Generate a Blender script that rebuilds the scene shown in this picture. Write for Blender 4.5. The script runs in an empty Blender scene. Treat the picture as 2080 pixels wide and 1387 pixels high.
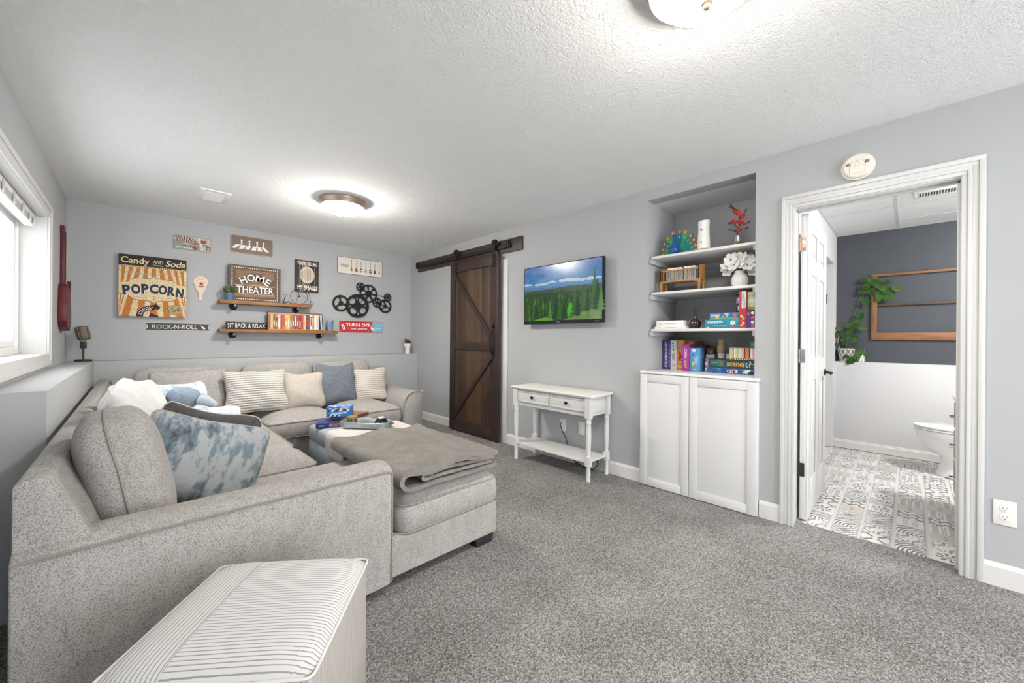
import bpy, bmesh, math, random
from mathutils import Vector, Matrix, noise as mnoise
random.seed(7)
R = math.radians
PI = math.pi
sc = bpy.context.scene
COL = sc.collection

# ------------------------------------------------------------------ camera, world, exposure
XR, XL, YB, H = 3.024, -0.45, 5.334, 2.42          # right wall, left wall, back wall, ceiling height
cam_d = bpy.data.cameras.new('camera')
cam = bpy.data.objects.new('camera', cam_d)
COL.objects.link(cam)
cam_d.sensor_width = 36.0
cam_d.lens = 785.87 / 2080 * 36.0
cam_d.shift_y = -(693.5 - 686.69) / 2080
cam_d.clip_start = 0.05
yaw, roll = 0.7721, 0.0076
fw = Vector((math.sin(yaw), math.cos(yaw), 0))
rt0 = Vector((math.cos(yaw), -math.sin(yaw), 0))
rt = rt0 * math.cos(roll) + Vector((0, 0, 1)) * math.sin(roll)
up = rt.cross(fw)
cam.matrix_world = Matrix.Translation((0, 0, 1.189)) @ Matrix((rt, up, -fw)).transposed().to_4x4()
sc.camera = cam

world = bpy.data.worlds.new('sky'); sc.world = world
world.use_nodes = True
wb = world.node_tree.nodes['Background']
wb.inputs[0].default_value = (0.95, 0.975, 1.0, 1)
SKY = 6.5
wb.inputs[1].default_value = SKY
sc.view_settings.view_transform = 'Standard'
sc.view_settings.look = 'None'
sc.view_settings.gamma = 1
sc.view_settings.use_curve_mapping = False
sc.view_settings.exposure = 0.88
LAMP = 62.0        # emission of the glass bowls of the ceiling lights, the added fill one included
BATH_LAMP = 140.0

# ------------------------------------------------------------------ materials
def lin(h):
    h = h.lstrip('#')
    o = []
    for i in (0, 2, 4):
        c = int(h[i:i + 2], 16) / 255
        o.append(c / 12.92 if c <= 0.04045 else ((c + 0.055) / 1.055) ** 2.4)
    return (*o, 1)

class S:
    """a shader socket with arithmetic"""
    def __init__(s, t, o): s.t, s.o = t, o
    def m(s, op, *a):
        n = s.t.nodes.new('ShaderNodeMath'); n.operation = op
        for i, v in enumerate((s, *a)):
            if isinstance(v, S): s.t.links.new(v.o, n.inputs[i])
            else: n.inputs[i].default_value = v
        return S(s.t, n.outputs[0])
    def __add__(s, b): return s.m('ADD', b)
    def __sub__(s, b): return s.m('SUBTRACT', b)
    def __mul__(s, b): return s.m('MULTIPLY', b)
    def __truediv__(s, b): return s.m('DIVIDE', b)
    def sin(s): return s.m('SINE')
    def abs(s): return s.m('ABSOLUTE')
    def frac(s): return s.m('FRACT')
    def gt(s, b): return s.m('GREATER_THAN', b)
    def lt(s, b): return s.m('LESS_THAN', b)
    def mx(s, b): return s.m('MAXIMUM', b)
    def mn(s, b): return s.m('MINIMUM', b)
    def pw(s, b): return s.m('POWER', b)

class NM:
    def __init__(self, name, rough=0.6, metal=0.0, spec=0.5):
        self.m = bpy.data.materials.new(name); self.m.use_nodes = True
        self.t = self.m.node_tree
        self.b = self.t.nodes['Principled BSDF']
        self.b.inputs['Roughness'].default_value = rough
        self.b.inputs['Metallic'].default_value = metal
        self.b.inputs['Specular IOR Level'].default_value = spec
        self.tc = self.t.nodes.new('ShaderNodeTexCoord')
    def xyz(self):
        n = self.t.nodes.new('ShaderNodeSeparateXYZ')
        self.t.links.new(self.tc.outputs['Object'], n.inputs[0])
        return [S(self.t, o) for o in n.outputs]
    def vec(self, x, y, z):
        n = self.t.nodes.new('ShaderNodeCombineXYZ')
        for i, v in enumerate((x, y, z)):
            if isinstance(v, S): self.t.links.new(v.o, n.inputs[i])
            else: n.inputs[i].default_value = v
        return n.outputs[0]
    def mapped(self, sc_=(1, 1, 1)):
        n = self.t.nodes.new('ShaderNodeMapping')
        n.inputs['Scale'].default_value = sc_
        self.t.links.new(self.tc.outputs['Object'], n.inputs[0])
        return n.outputs[0]
    def noise(self, scale, detail=2, stretch=(1, 1, 1), rough=0.5, vec=None, dist=0):
        n = self.t.nodes.new('ShaderNodeTexNoise')
        n.inputs['Scale'].default_value = scale; n.inputs['Detail'].default_value = detail
        n.inputs['Roughness'].default_value = rough; n.inputs['Distortion'].default_value = dist
        self.t.links.new(vec if vec is not None else self.mapped(stretch), n.inputs['Vector'])
        return S(self.t, n.outputs['Fac'])
    def voro(self, scale, stretch=(1, 1, 1), feature='F1'):
        n = self.t.nodes.new('ShaderNodeTexVoronoi'); n.feature = feature
        n.inputs['Scale'].default_value = scale
        self.t.links.new(self.mapped(stretch), n.inputs['Vector'])
        return S(self.t, n.outputs['Distance'])
    def ramp(self, f, stops, const=False):
        n = self.t.nodes.new('ShaderNodeValToRGB')
        if const: n.color_ramp.interpolation = 'CONSTANT'
        e = n.color_ramp.elements
        while len(e) > 1: e.remove(e[0])
        e[0].position, e[0].color = stops[0][0], lin(stops[0][1])
        for p, c in stops[1:]:
            k = e.new(p); k.color = lin(c)
        self.t.links.new(f.o, n.inputs[0])
        return n.outputs[0]
    def mix(self, f, a, b):
        n = self.t.nodes.new('ShaderNodeMix'); n.data_type = 'RGBA'
        for i, v in ((0, f), (6, a), (7, b)):
            if isinstance(v, S): self.t.links.new(v.o, n.inputs[i])
            elif isinstance(v, str): n.inputs[i].default_value = lin(v)
            elif isinstance(v, (int, float)): n.inputs[i].default_value = v
            else: self.t.links.new(v, n.inputs[i])
        return n.outputs[2]
    def col(self, c):
        if isinstance(c, str): self.b.inputs['Base Color'].default_value = lin(c)
        else: self.t.links.new(c, self.b.inputs['Base Color'])
        return self
    def bump(self, f, strength=0.5, dist=0.002):
        n = self.t.nodes.new('ShaderNodeBump')
        n.inputs['Strength'].default_value = strength; n.inputs['Distance'].default_value = dist
        self.t.links.new(f.o, n.inputs['Height'])
        self.t.links.new(n.outputs[0], self.b.inputs['Normal'])
        return self
    def emit(self, c, s):
        if isinstance(c, str): self.b.inputs['Emission Color'].default_value = lin(c)
        else: self.t.links.new(c, self.b.inputs['Emission Color'])
        self.b.inputs['Emission Strength'].default_value = s
        return self

_mc = {}
def C(hexc, rough=0.55, metal=0.0, spec=0.5, var=0.0):
    """plain paint / plastic / print colour"""
    k = (hexc, rough, metal, spec, var)
    if k not in _mc:
        n = NM('paint_' + hexc.strip('#'), rough, metal, spec)
        if var:
            f = n.noise(14, 4)
            d = '%02x%02x%02x' % tuple(int(int(hexc.strip('#')[i:i + 2], 16) * (1 - var)) for i in (0, 2, 4))
            n.col(n.mix(f, hexc, d))
        else: n.col(hexc)
        _mc[k] = n.m
    return _mc[k]

def wood(name, a, b, axis='z', scale=9, rough=0.5, knots=True):
    n = NM(name, rough)
    st = {'x': (0.12, 1, 1), 'y': (1, 0.12, 1), 'z': (1, 1, 0.12)}[axis]
    g = n.noise(scale * 5, 5, st, 0.62, dist=0.6)
    big = n.noise(scale * 0.8, 2, st)
    f = g * 0.65 + big * 0.5
    n.col(n.ramp(f, [(0.3, b), (0.52, a), (0.8, b)]))
    n.bump(g, 0.25, 0.002)
    return n.m

# walls, ceiling, carpet
def wall_paint(name, h):
    n = NM(name, 0.75, 0, 0.3); n.col(h)
    n.bump(n.noise(110, 2), 0.10, 0.0015)
    return n.m
M_wall = wall_paint('grey wall paint', 'b1b3b5')
M_white_wall = wall_paint('white wall paint', 'dcdcdd')
def dark_wall():
    n = NM('charcoal wall paint', 0.5, 0, 0.5)
    n.col('4c5157'); n.bump(n.noise(70, 3), 0.5, 0.004)
    return n.m
M_dark_wall = dark_wall()
def ceil_mat():
    n = NM('textured ceiling', 0.9, 0, 0.15); n.col('fafaf9')
    a = n.noise(170, 3, rough=0.65); b = n.noise(70, 3)
    k = (a * 0.6 + b * 0.7 - 0.55).mx(0.0)
    n.bump(k, 0.8, 0.016)
    return n.m
M_ceil = ceil_mat()
def carpet_mat():
    n = NM('grey speckled carpet', 0.95, 0, 0.1)
    v = n.t.nodes.new('ShaderNodeTexVoronoi'); v.inputs['Scale'].default_value = 230
    n.t.links.new(n.mapped(), v.inputs['Vector'])
    sp_ = n.t.nodes.new('ShaderNodeSeparateColor'); n.t.links.new(v.outputs['Color'], sp_.inputs[0])
    rnd = S(n.t, sp_.outputs[0]); dist = S(n.t, v.outputs['Distance'])
    a = n.noise(90, 3, rough=0.7); p = n.noise(3.0, 4)
    f = rnd * 0.40 + a * 0.50 + p * 0.24
    n.col(n.ramp(f, [(0.28, '504e4b'), (0.50, '7f7c79'), (0.68, 'a5a2a0'), (0.88, 'c9c7c4')]))
    n.bump(a * 0.6 - dist * 0.5 + rnd * 0.25, 0.8, 0.010)
    return n.m
M_carpet = carpet_mat()
M_trim = C('dcdbd9', 0.35)
M_white = C('efeeec', 0.35)
M_casing = C('d6d6d4', 0.4)
M_door = C('dedede', 0.35)
M_cab = C('dedede', 0.4)

def weave(name, base, dark, k=230):
    """coarse basket weave upholstery"""
    n = NM(name, 0.92, 0, 0.2)
    d = n.voro(k, (1, 1, 1)); fine = n.noise(300, 2, rough=0.6); streak = n.noise(40, 3, (1, 1, 0.35))
    f = d * 0.62 + fine * 0.42 + streak * 0.22
    n.col(n.ramp(f, [(0.30, base), (0.50, base), (0.85, dark)]))
    n.bump(fine * 0.5 - d * 0.8, 0.35, 0.002)
    return n.m
M_sofa = weave('greige woven upholstery', 'b4b1ad', '807c78', 330)
M_pipe = C('8e8881', 0.9)
M_otto = weave('woven upholstery with blue cast', 'a7aeb5', '848d94', 380)  # sofa fabric with the window's bluish light mixed into its colour

def plain_fabric(name, a, b, scale=260, sheen=0.0, bump=0.4, rough=0.92):
    n = NM(name, rough, 0, 0.2)
    f = n.noise(scale, 3) * 0.6 + n.noise(scale * 0.08, 3) * 0.4
    n.col(n.ramp(f, [(0.35, b), (0.65, a)]))
    n.bump(f, bump, 0.003)
    return n.m
def knit_mat(name, a, b, ribs, amp):
    n = NM(name, 0.95, 0, 0.15); x, y, z = n.xyz()
    r = ((z + (x * 260).sin() * 0.0018) * ribs * PI).sin().abs()
    fz = n.noise(260, 3)
    n.col(n.ramp(r * 0.75 + fz * 0.35, [(0.22, b), (0.62, a)]))
    n.bump(r * 0.8 + fz * 0.3, amp, 0.008); return n.m
M_knit = knit_mat('cream knit', 'cfcbc5', '827d77', 46, 0.9)
M_linen = plain_fabric('oatmeal linen', 'c3bbb2', 'aea59b', 420)
M_slate = plain_fabric('slate blue linen', '7b818c', '5f656f', 420)
M_char = plain_fabric('charcoal linen', '5d5a59', '454343', 420)
M_ivory = knit_mat('ivory ribbed', 'cac4bb', '9a9185', 42, 0.6)
M_fluff = plain_fabric('white plush', 'e2e1e0', 'cac9c8', 200, bump=0.8)
M_tan = plain_fabric('tan linen', 'b7a697', 'a39283', 420)
M_gray_blanket = plain_fabric('grey fleece', '8f8b86', '75716c', 120, bump=0.6)
M_throw = plain_fabric('cream waffle throw', 'd6cfcb', 'bdb4b0', 260, bump=0.7)
def marble_fabric(name, pale, mid, dark):
    n = NM(name, 0.9, 0, 0.2)
    a = n.noise(4.6, 7, (1.9, 1, 1.0), 0.66, dist=0.2); b = n.noise(6.5, 5, (2.0, 1, 0.9), 0.7)
    c1 = n.ramp(a, [(0.36, dark), (0.44, mid), (0.5, pale), (0.58, pale), (0.66, mid)])
    n.col(n.mix(((b - 0.54) * 12).mx(0.0).mn(1.0), c1, mid))
    n.bump(n.noise(420, 2), 0.3, 0.002)
    return n.m
M_marble = marble_fabric('blue abstract print', 'a6a9aa', '73828a', '494a52')
M_bluewhite = marble_fabric('pale blue watercolour print', 'dfe1e3', 'b9c6d2', '8da1b4')

def stripe_mat(name, ax, pitch, base='cfcecd', line='868488', width=0.24):
    n = NM(name, 0.9, 0, 0.2)
    s = n.xyz()[ax]
    w = n.noise(25, 2)
    f = ((s + w * 0.0025) / pitch).frac().lt(width)
    g = n.noise(500, 2)
    n.col(n.mix(f * (g * 0.6 + 0.55), base, line))
    n.bump(f * 0.5 + g * 0.6, 0.35, 0.0015)
    return n.m
M_strx = stripe_mat('ticking stripe across', 0, 0.0105)
M_stry = stripe_mat('ticking stripe along', 1, 0.0105)
M_side = stripe_mat('ticking stripe side', 0, 0.0105, 'c4c1bc', '827e7b')
M_sidey = stripe_mat('ticking stripe flank', 1, 0.0075, 'b9b4ad', '827d77')

M_planks = [wood('weathered walnut plank ' + k, a, b, 'z', 7) for k, a, b in (('one', '4b382c', '2a201a'), ('two', '56412f', '30241d'), ('three', '433228', '261d19'))]
M_barn = wood('walnut barn wood stile', '362722', '201815', 'z', 7)
M_barnx = wood('walnut barn wood rail', '362722', '201815', 'x', 7)
M_shelfwood = wood('stained pine shelf', 'a3703f', '4f3420', 'x', 10)
M_rackwood = wood('honey oak', 'b98a52', '9a6c3a', 'x', 12)
M_oldframe = wood('old pine sash', '9c6d48', '6f4a30', 'x', 8)
M_oldframez = wood('old pine stile', '9c6d48', '6f4a30', 'z', 8)
M_black = C('17181a', 0.45)
M_iron = C('2f2d2b', 0.5, 0.6)
M_bronze = C('332c28', 0.4, 0.7)
M_nickel = C('a3917f', 0.38, 0.55)
M_galv = C('bcc3c6', 0.4, 0.45, 0.5, 0.2)
M_chrome = C('c9cbcc', 0.15, 1.0)
M_plate = C('e8e6e1', 0.35)
M_porc = C('f2f2f1', 0.08, 0, 0.6)
def glow(name, c, s):
    n = NM(name, 0.3); n.col('fff6e8'); n.emit(c, s); return n.m
M_glass_lamp = [glow('lit alabaster glass', 'fff8ee', LAMP * k) for k in (1.0, 1.4, 1.3)]
M_glass_bath = glow('lit bath glass', 'fffdfa', BATH_LAMP)
def glass_mat(tint):
    m = bpy.data.materials.new('window glass'); m.use_nodes = True
    t = m.node_tree; t.nodes.clear()
    o = t.nodes.new('ShaderNodeOutputMaterial'); mx = t.nodes.new('ShaderNodeMixShader')
    a = t.nodes.new('ShaderNodeBsdfTransparent'); g = t.nodes.new('ShaderNodeBsdfGlossy')
    a.inputs[0].default_value = (tint, tint * 1.01, tint * 1.02, 1); g.inputs['Roughness'].default_value = 0.02
    mx.inputs[0].default_value = 0.06
    t.links.new(a.outputs[0], mx.inputs[1]); t.links.new(g.outputs[0], mx.inputs[2]); t.links.new(mx.outputs[0], o.inputs[0])
    return m
M_pane = glass_mat(0.93)
M_pane_dimmed = glass_mat(0.62)  # left window glass tinted darker to hold back daylight; no mesh in front
M_leaf = C('33641c', 0.35, 0, 0.5, 0.45)
M_leaf2 = C('4d7a26', 0.35, 0, 0.5, 0.4)

# ------------------------------------------------------------------ mesh builder
_glyph = {}
def glyphs(txt, bold=0.0, shear=0.0):
    k = (txt, bold, shear)
    if k not in _glyph:
        cu = bpy.data.curves.new('txt', 'FONT'); cu.body = txt; cu.offset = bold; cu.shear = shear
        cu.resolution_u = 3
        ob = bpy.data.objects.new('txt', cu); COL.objects.link(ob)
        dg = bpy.context.evaluated_depsgraph_get()
        me = bpy.data.meshes.new_from_object(ob.evaluated_get(dg))
        bpy.data.objects.remove(ob); bpy.data.curves.remove(cu)
        v = [(p.co.x, p.co.y) for p in me.vertices]; f = [tuple(p.vertices) for p in me.polygons]
        bpy.data.meshes.remove(me)
        x0 = min(p[0] for p in v); x1 = max(p[0] for p in v); y0 = min(p[1] for p in v); y1 = max(p[1] for p in v)
        v = [((a - x0) / max(x1 - x0, 1e-6) - 0.5, (b - y0) / max(y1 - y0, 1e-6) - 0.5) for a, b in v]
        _glyph[k] = (v, f)
    return _glyph[k]

class MB:
    def __init__(s): s.v, s.f, s.mi = [], [], []
    def add(s, vs, fs, m=0):
        o = len(s.v); s.v += [tuple(p) for p in vs]
        for f in fs: s.f.append(tuple(o + i for i in f)); s.mi.append(m)
        return s
    def box(s, x0, x1, y0, y1, z0, z1, m=0):
        v = [(x, y, z) for z in (z0, z1) for y in (y0, y1) for x in (x0, x1)]
        return s.add(v, [(0, 2, 3, 1), (4, 5, 7, 6), (0, 1, 5, 4), (2, 6, 7, 3), (0, 4, 6, 2), (1, 3, 7, 5)], m)
    def loops(s, L, m=0, cap0=True, cap1=True, closed=True):
        n = len(L[0]); vs = [p for l in L for p in l]; fs = []
        for i in range(len(L) - 1):
            for j in range(n if closed else n - 1):
                k = (j + 1) % n
                fs.append((i * n + j, i * n + k, (i + 1) * n + k, (i + 1) * n + j))
        if cap0: fs.append(tuple(range(n - 1, -1, -1)))
        if cap1: fs.append(tuple((len(L) - 1) * n + j for j in range(n)))
        return s.add(vs, fs, m)
    def cyl(s, a, b, r0, r1=None, n=16, m=0, cap=True):
        a, b = Vector(a), Vector(b); r1 = r0 if r1 is None else r1
        d = (b - a).normalized(); u = d.orthogonal().normalized(); w = d.cross(u)
        L = [[c + (u * math.cos(2 * PI * i / n) + w * math.sin(2 * PI * i / n)) * r for i in range(n)] for c, r in ((a, r0), (b, r1))]
        return s.loops(L, m, cap, cap)
    def lathe(s, prof, n=24, c=(0, 0, 0), m=0, axis='z', cap0=True, cap1=True):
        L = []
        for r, z in prof:
            r = max(r, 1e-5)
            l = []
            for i in range(n):
                t = 2 * PI * i / n; a, b = r * math.cos(t), r * math.sin(t)
                p = {'z': (a, b, z), 'y': (a, -z, b), 'x': (z, a, b)}[axis]
                l.append((c[0] + p[0], c[1] + p[1], c[2] + p[2]))
            L.append(l)
        return s.loops(L, m, cap0, cap1)
    def tube(s, pts, r, n=8, closed=False, m=0):
        P = [Vector(p) for p in pts]; N = len(P); L = []; u = None
        rr = r if isinstance(r, (list, tuple)) else [r] * N
        for i in range(N):
            if closed: d = P[(i + 1) % N] - P[i - 1]
            else: d = P[min(i + 1, N - 1)] - P[max(i - 1, 0)]
            if d.length < 1e-9: d = Vector((0, 0, 1))
            d.normalize()
            u = d.orthogonal().normalized() if u is None else (u - d * u.dot(d))
            if u.length < 1e-6: u = d.orthogonal()
            u.normalize(); w = d.cross(u)
            L.append([P[i] + (u * math.cos(2 * PI * k / n) + w * math.sin(2 * PI * k / n)) * rr[i] for k in range(n)])
        if closed: L.append(L[0]); return s.loops(L, m, False, False)
        return s.loops(L, m)
    def prism(s, pts, y0, y1, m=0):
        """polygon in x,z extruded along y"""
        return s.loops([[(x, y0, z) for x, z in pts], [(x, y1, z) for x, z in pts]], m)
    def prismz(s, pts, z0, z1, m=0):
        return s.loops([[(x, y, z0) for x, y in pts], [(x, y, z1) for x, y in pts]], m)
    def prismx(s, pts, x0, x1, m=0):
        return s.loops([[(x0, y, z) for y, z in pts], [(x1, y, z) for y, z in pts]], m)
    def sph(s, c, r, nu=14, nv=10, m=0):
        r = r if isinstance(r, (tuple, list)) else (r, r, r)
        L = []
        for j in range(nv + 1):
            t = PI * j / nv
            q = max(math.sin(t), 1e-4)
            L.append([(c[0] + r[0] * q * math.cos(2 * PI * i / nu), c[1] + r[1] * q * math.sin(2 * PI * i / nu), c[2] - r[2] * math.cos(t)) for i in range(nu)])
        return s.loops(L, m)
    # flat print facing -y
    def poly(s, pts, d, m=0):
        a = sum(pts[i][0] * pts[(i + 1) % len(pts)][1] - pts[(i + 1) % len(pts)][0] * pts[i][1] for i in range(len(pts)))
        if a < 0: pts = pts[::-1]
        return s.add([(x, -d, z) for x, z in pts], [tuple(range(len(pts)))], m)
    def rect(s, x0, x1, z0, z1, d, m=0): return s.poly([(x0, z0), (x1, z0), (x1, z1), (x0, z1)], d, m)
    def ell(s, cx, cz, rx, rz, d, m=0, n=20, rot=0):
        return s.poly([(cx + rx * math.cos(2 * PI * i / n) * math.cos(rot) - rz * math.sin(2 * PI * i / n) * math.sin(rot),
                        cz + rx * math.cos(2 * PI * i / n) * math.sin(rot) + rz * math.sin(2 * PI * i / n) * math.cos(rot)) for i in range(n)], d, m)
    def line(s, pts, w, d, m=0):
        for (x0, z0), (x1, z1) in zip(pts, pts[1:]):
            l = math.hypot(x1 - x0, z1 - z0) or 1e-6; nx, nz = -(z1 - z0) / l * w / 2, (x1 - x0) / l * w / 2
            s.poly([(x0 + nx, z0 + nz), (x1 + nx, z1 + nz), (x1 - nx, z1 - nz), (x0 - nx, z0 - nz)], d, m)
        return s
    def text(s, txt, cx, cz, w, h, d, m=0, rot=0, bold=0.0, shear=0.0):
        v, f = glyphs(txt, bold, shear)
        c, q = math.cos(rot), math.sin(rot)
        return s.add([(cx + a * w * c - b * h * q, -d, cz + a * w * q + b * h * c) for a, b in v], f, m)
    def xf(s, M, start=0):
        for i in range(start, len(s.v)): s.v[i] = tuple(M @ Vector(s.v[i]))
        return s
    def build(s, name, mats, parent=None, bev=0.0, smooth=35, seg=2, wobble=0.0, off=None):
        me = bpy.data.meshes.new(name)
        vs = s.v
        if off is not None: vs = [(a - off[0], b - off[1], c - off[2]) for a, b, c in vs]
        if wobble:
            o = []
            for p in vs:
                q = mnoise.noise_vector(Vector(p) * 4.5) * wobble
                o.append((p[0] + q.x, p[1] + q.y, p[2] + q.z))
            vs = o
        me.from_pydata(vs, [], s.f)
        me.polygons.foreach_set('material_index', s.mi)
        for q in (mats if isinstance(mats, (list, tuple)) else [mats]): me.materials.append(q)
        if bev:
            bm = bmesh.new(); bm.from_mesh(me)
            bmesh.ops.recalc_face_normals(bm, faces=bm.faces)
            ed = [e for e in bm.edges if len(e.link_faces) == 2 and e.calc_face_angle(0) > R(28)]
            bmesh.ops.bevel(bm, geom=ed, offset=bev, segments=seg, profile=0.5, affect='EDGES', clamp_overlap=True)
            bm.to_mesh(me); bm.free()
        if smooth:
            me.polygons.foreach_set('use_smooth', [True] * len(me.polygons))
            me.set_sharp_from_angle(angle=R(smooth))
        me.update()
        o = bpy.data.objects.new(name, me); COL.objects.link(o)
        if parent is not None: o.parent = parent
        return o

def tag(o, label, cat, group=None):
    o['label'] = label; o['category'] = cat; o['kind'] = 'thing'
    if group: o['group'] = group
    return o
def thing(name, label, cat, loc=(0, 0, 0), rz=0.0, group=None):
    o = bpy.data.objects.new(name, None); COL.objects.link(o)
    o.location = loc; o.rotation_euler = (0, 0, rz); o.empty_display_size = 0.05
    return tag(o, label, cat, group)
def struct(name, mb, mats, parent=None, **k):
    o = mb.build(name, mats, parent, **k)
    if parent is None: o['kind'] = 'structure'
    return o
def loc(t): return t.location
def round_poly(pts, r, n=5):
    out = []; N = len(pts)
    for i in range(N):
        a, b, c = Vector(pts[i - 1]), Vector(pts[i]), Vector(pts[(i + 1) % N])
        d0, d1 = (a - b), (c - b); q = min(r, d0.length * 0.49, d1.length * 0.49)
        p0, p1 = b + d0.normalized() * q, b + d1.normalized() * q
        for k in range(n + 1):
            t = k / n
            p = p0 * (1 - t) ** 2 + b * 2 * t * (1 - t) + p1 * t * t
            out.append((p.x, p.y))
    return out
def inset(pts, d):
    N = len(pts); out = []
    for i in range(N):
        a, b, c = Vector(pts[i - 1]), Vector(pts[i]), Vector(pts[(i + 1) % N])
        e0, e1 = (b - a).normalized(), (c - b).normalized()
        n = Vector((-e0.y, e0.x)) + Vector((-e1.y, e1.x))
        k = n.length
        n = n / k if k > 1e-6 else Vector((-e0.y, e0.x))
        co = max(0.35, n.dot(Vector((-e0.y, e0.x))))
        out.append((b.x + n.x * d / co, b.y + n.y * d / co))
    return out
def ring_loop(sharp, r, d, n=5):
    """sharp counter-clockwise polygon, inset by d, corners rounded to r - d"""
    return round_poly(inset(sharp, d), max(r - d, 0.004), n)
def ring_solid(mb, sharp, prof, m=0, r=0.03, n=5):
    """prof = (inset, z) from bottom to top"""
    L = [[(x, y, z) for x, y in ring_loop(sharp, r, d, n)] for d, z in prof]
    return mb.loops(L, m)
def cushion_prof(z0, z1, crown=0.03, r=0.03, wide=1.0):
    return [(r + 0.05, z0), (r, z0), (r * 0.3, z0 + r * 0.3), (0, z0 + r), (-0.006, (z0 + z1) / 2), (0, z1 - r), (r * 0.3, z1 - r * 0.3), (r, z1),
            (r + 0.03 * wide, z1 + crown * 0.3), (r + 0.07 * wide, z1 + crown * 0.62), (r + 0.12 * wide, z1 + crown * 0.86), (r + 0.19 * wide, z1 + crown)]
def soft_block(sx, sy, sz, e=5, n=9, puff=0.0):
    """rounded cushion block centred on the origin"""
    mb = MB(); idx = {}
    def vert(p):
        q = tuple(round(c, 5) for c in p)
        if q not in idx:
            l = (abs(p[0]) ** e + abs(p[1]) ** e + abs(p[2]) ** e) ** (1 / e)
            x, y, z = p[0] / l, p[1] / l, p[2] / l
            idx[q] = len(mb.v)
            mb.v.append((x * sx / 2, y * sy / 2 * (1 + puff * (1 - x * x) * (1 - z * z)), z * sz / 2))
        return idx[q]
    g = [-1 + 2 * i / n for i in range(n + 1)]
    for ax in range(3):
        for sgn in (-1, 1):
            for i in range(n):
                for j in range(n):
                    qs = []
                    for a, b in ((i, j), (i + 1, j), (i + 1, j + 1), (i, j + 1)):
                        p = [0, 0, 0]; p[ax] = sgn; p[(ax + 1) % 3] = g[a]; p[(ax + 2) % 3] = g[b]
                        qs.append(vert(p))
                    mb.f.append(tuple(qs if sgn > 0 else qs[::-1])); mb.mi.append(0)
    return mb
def pil_xz(u, v, w, h, pinch, rnd):
    a = max(abs(u), abs(v))
    if a > 1e-6:
        l = (abs(u / a) ** 7 + abs(v / a) ** 7) ** (1 / 7)      # round the corners
        l = 1 + (l - 1) * a ** 2
        u, v = u / l, v / l
    x = w / 2 * u * (1 - pinch * (1 - v * v) * u * u)
    z = h / 2 * v * (1 - pinch * (1 - u * u) * v * v)
    z -= 0.05 * h * (1 - u * u) * max(v, 0) ** 2            # the top edge sags between its corners
    x += 0.03 * w * u * max(-v, 0) * (1 - 0.5 * abs(u))     # and the filling settles low
    q = mnoise.noise_vector(Vector((u * 1.3, v * 1.3, 0.5)) + rnd)
    return x + q.x * 0.022 * w / 0.5, z + q.z * 0.022 * h / 0.5
def pillow_mb(w, h, t, pinch=0.10, n=30, seed=0, sag=0.16):
    """square throw pillow in the x,z plane, front at -y, origin at its centre"""
    mb = MB(); rnd = Vector((seed * 3.7, seed * 1.9, seed * 5.1)); ids = {}
    for side in (-1, 1):
        for i in range(n + 1):
            for j in range(n + 1):
                u, v = -1 + 2 * i / n, -1 + 2 * j / n
                u, v = math.sin(u * PI / 2) * 0.35 + u * 0.65, math.sin(v * PI / 2) * 0.35 + v * 0.65
                x, z = pil_xz(u, v, w, h, pinch, rnd)
                q = max(0.0, (1 - u * u) * (1 - v * v))
                th = t / 2 * q ** 0.5 * (1 - sag * v)
                edge = i in (0, n) or j in (0, n)
                if not edge:
                    nz = mnoise.noise(Vector((x * 7, z * 7, side * 2)) + rnd)
                    th *= 1 + 0.22 * nz
                    cr = max(abs(u), abs(v)) ** 4
                    th += 0.010 * cr * mnoise.noise(Vector((x * 24, z * 24, 5)) + rnd)
                else: th = 0
                key = (i, j, 0 if edge else side)
                if key not in ids:
                    ids[key] = len(mb.v); mb.v.append((x, side * th, z))
        for i in range(n):
            for j in range(n):
                k = []
                for a, b in ((i, j), (i + 1, j), (i + 1, j + 1), (i, j + 1)):
                    e = a in (0, n) or b in (0, n)
                    k.append(ids[(a, b, 0 if e else side)])
                mb.f.append(tuple(k if side < 0 else k[::-1])); mb.mi.append(0)
    return mb
def pillow_edge(w, h, pinch=0.10, n=16, seed=0):
    P = []; rnd = Vector((seed * 3.7, seed * 1.9, seed * 5.1))
    def pt(u, v):
        x, z = pil_xz(u, v, w, h, pinch, rnd); return (x, 0, z)
    g = [-1 + 2 * i / n for i in range(n)]
    P += [pt(a, -1) for a in g] + [pt(1, a) for a in g] + [pt(-a, 1) for a in g] + [pt(-1, -a) for a in g]
    return P

# ------------------------------------------------------------------ the room
struct('floor', MB().box(-0.72, 3.125, -3.3, 5.45, -0.06, 0.0), M_carpet, smooth=0)
struct('ceiling', MB().box(-0.72, 3.145, -3.3, 5.45, H, H + 0.08), M_ceil, smooth=0)
wl = MB()
wl.box(-0.70, XL, -3.3, 2.55, 0, H).box(-0.70, XL, 4.28, 5.45, 0, H).box(-0.70, XL, 2.55, 4.28, 0, 1.045).box(-0.70, XL, 2.55, 4.28, 2.03, H)
struct('wall_left', wl, M_wall, smooth=0)
struct('wall_back', MB().box(XL, 3.145, YB, YB + 0.1, 0, H), M_wall, smooth=0)
struct('wall_front', MB().box(XL, 0.2, -3.3, -3.2, 0, H).box(2.6, 3.145, -3.3, -3.2, 0, H).box(0.2, 2.6, -3.3, -3.2, 2.08, H), M_wall, smooth=0)
W2 = bpy.data.objects.new('fill_window', None); COL.objects.link(W2); W2['kind'] = 'structure'     # unseen glazed opening, added to let fill daylight into the room
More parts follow.
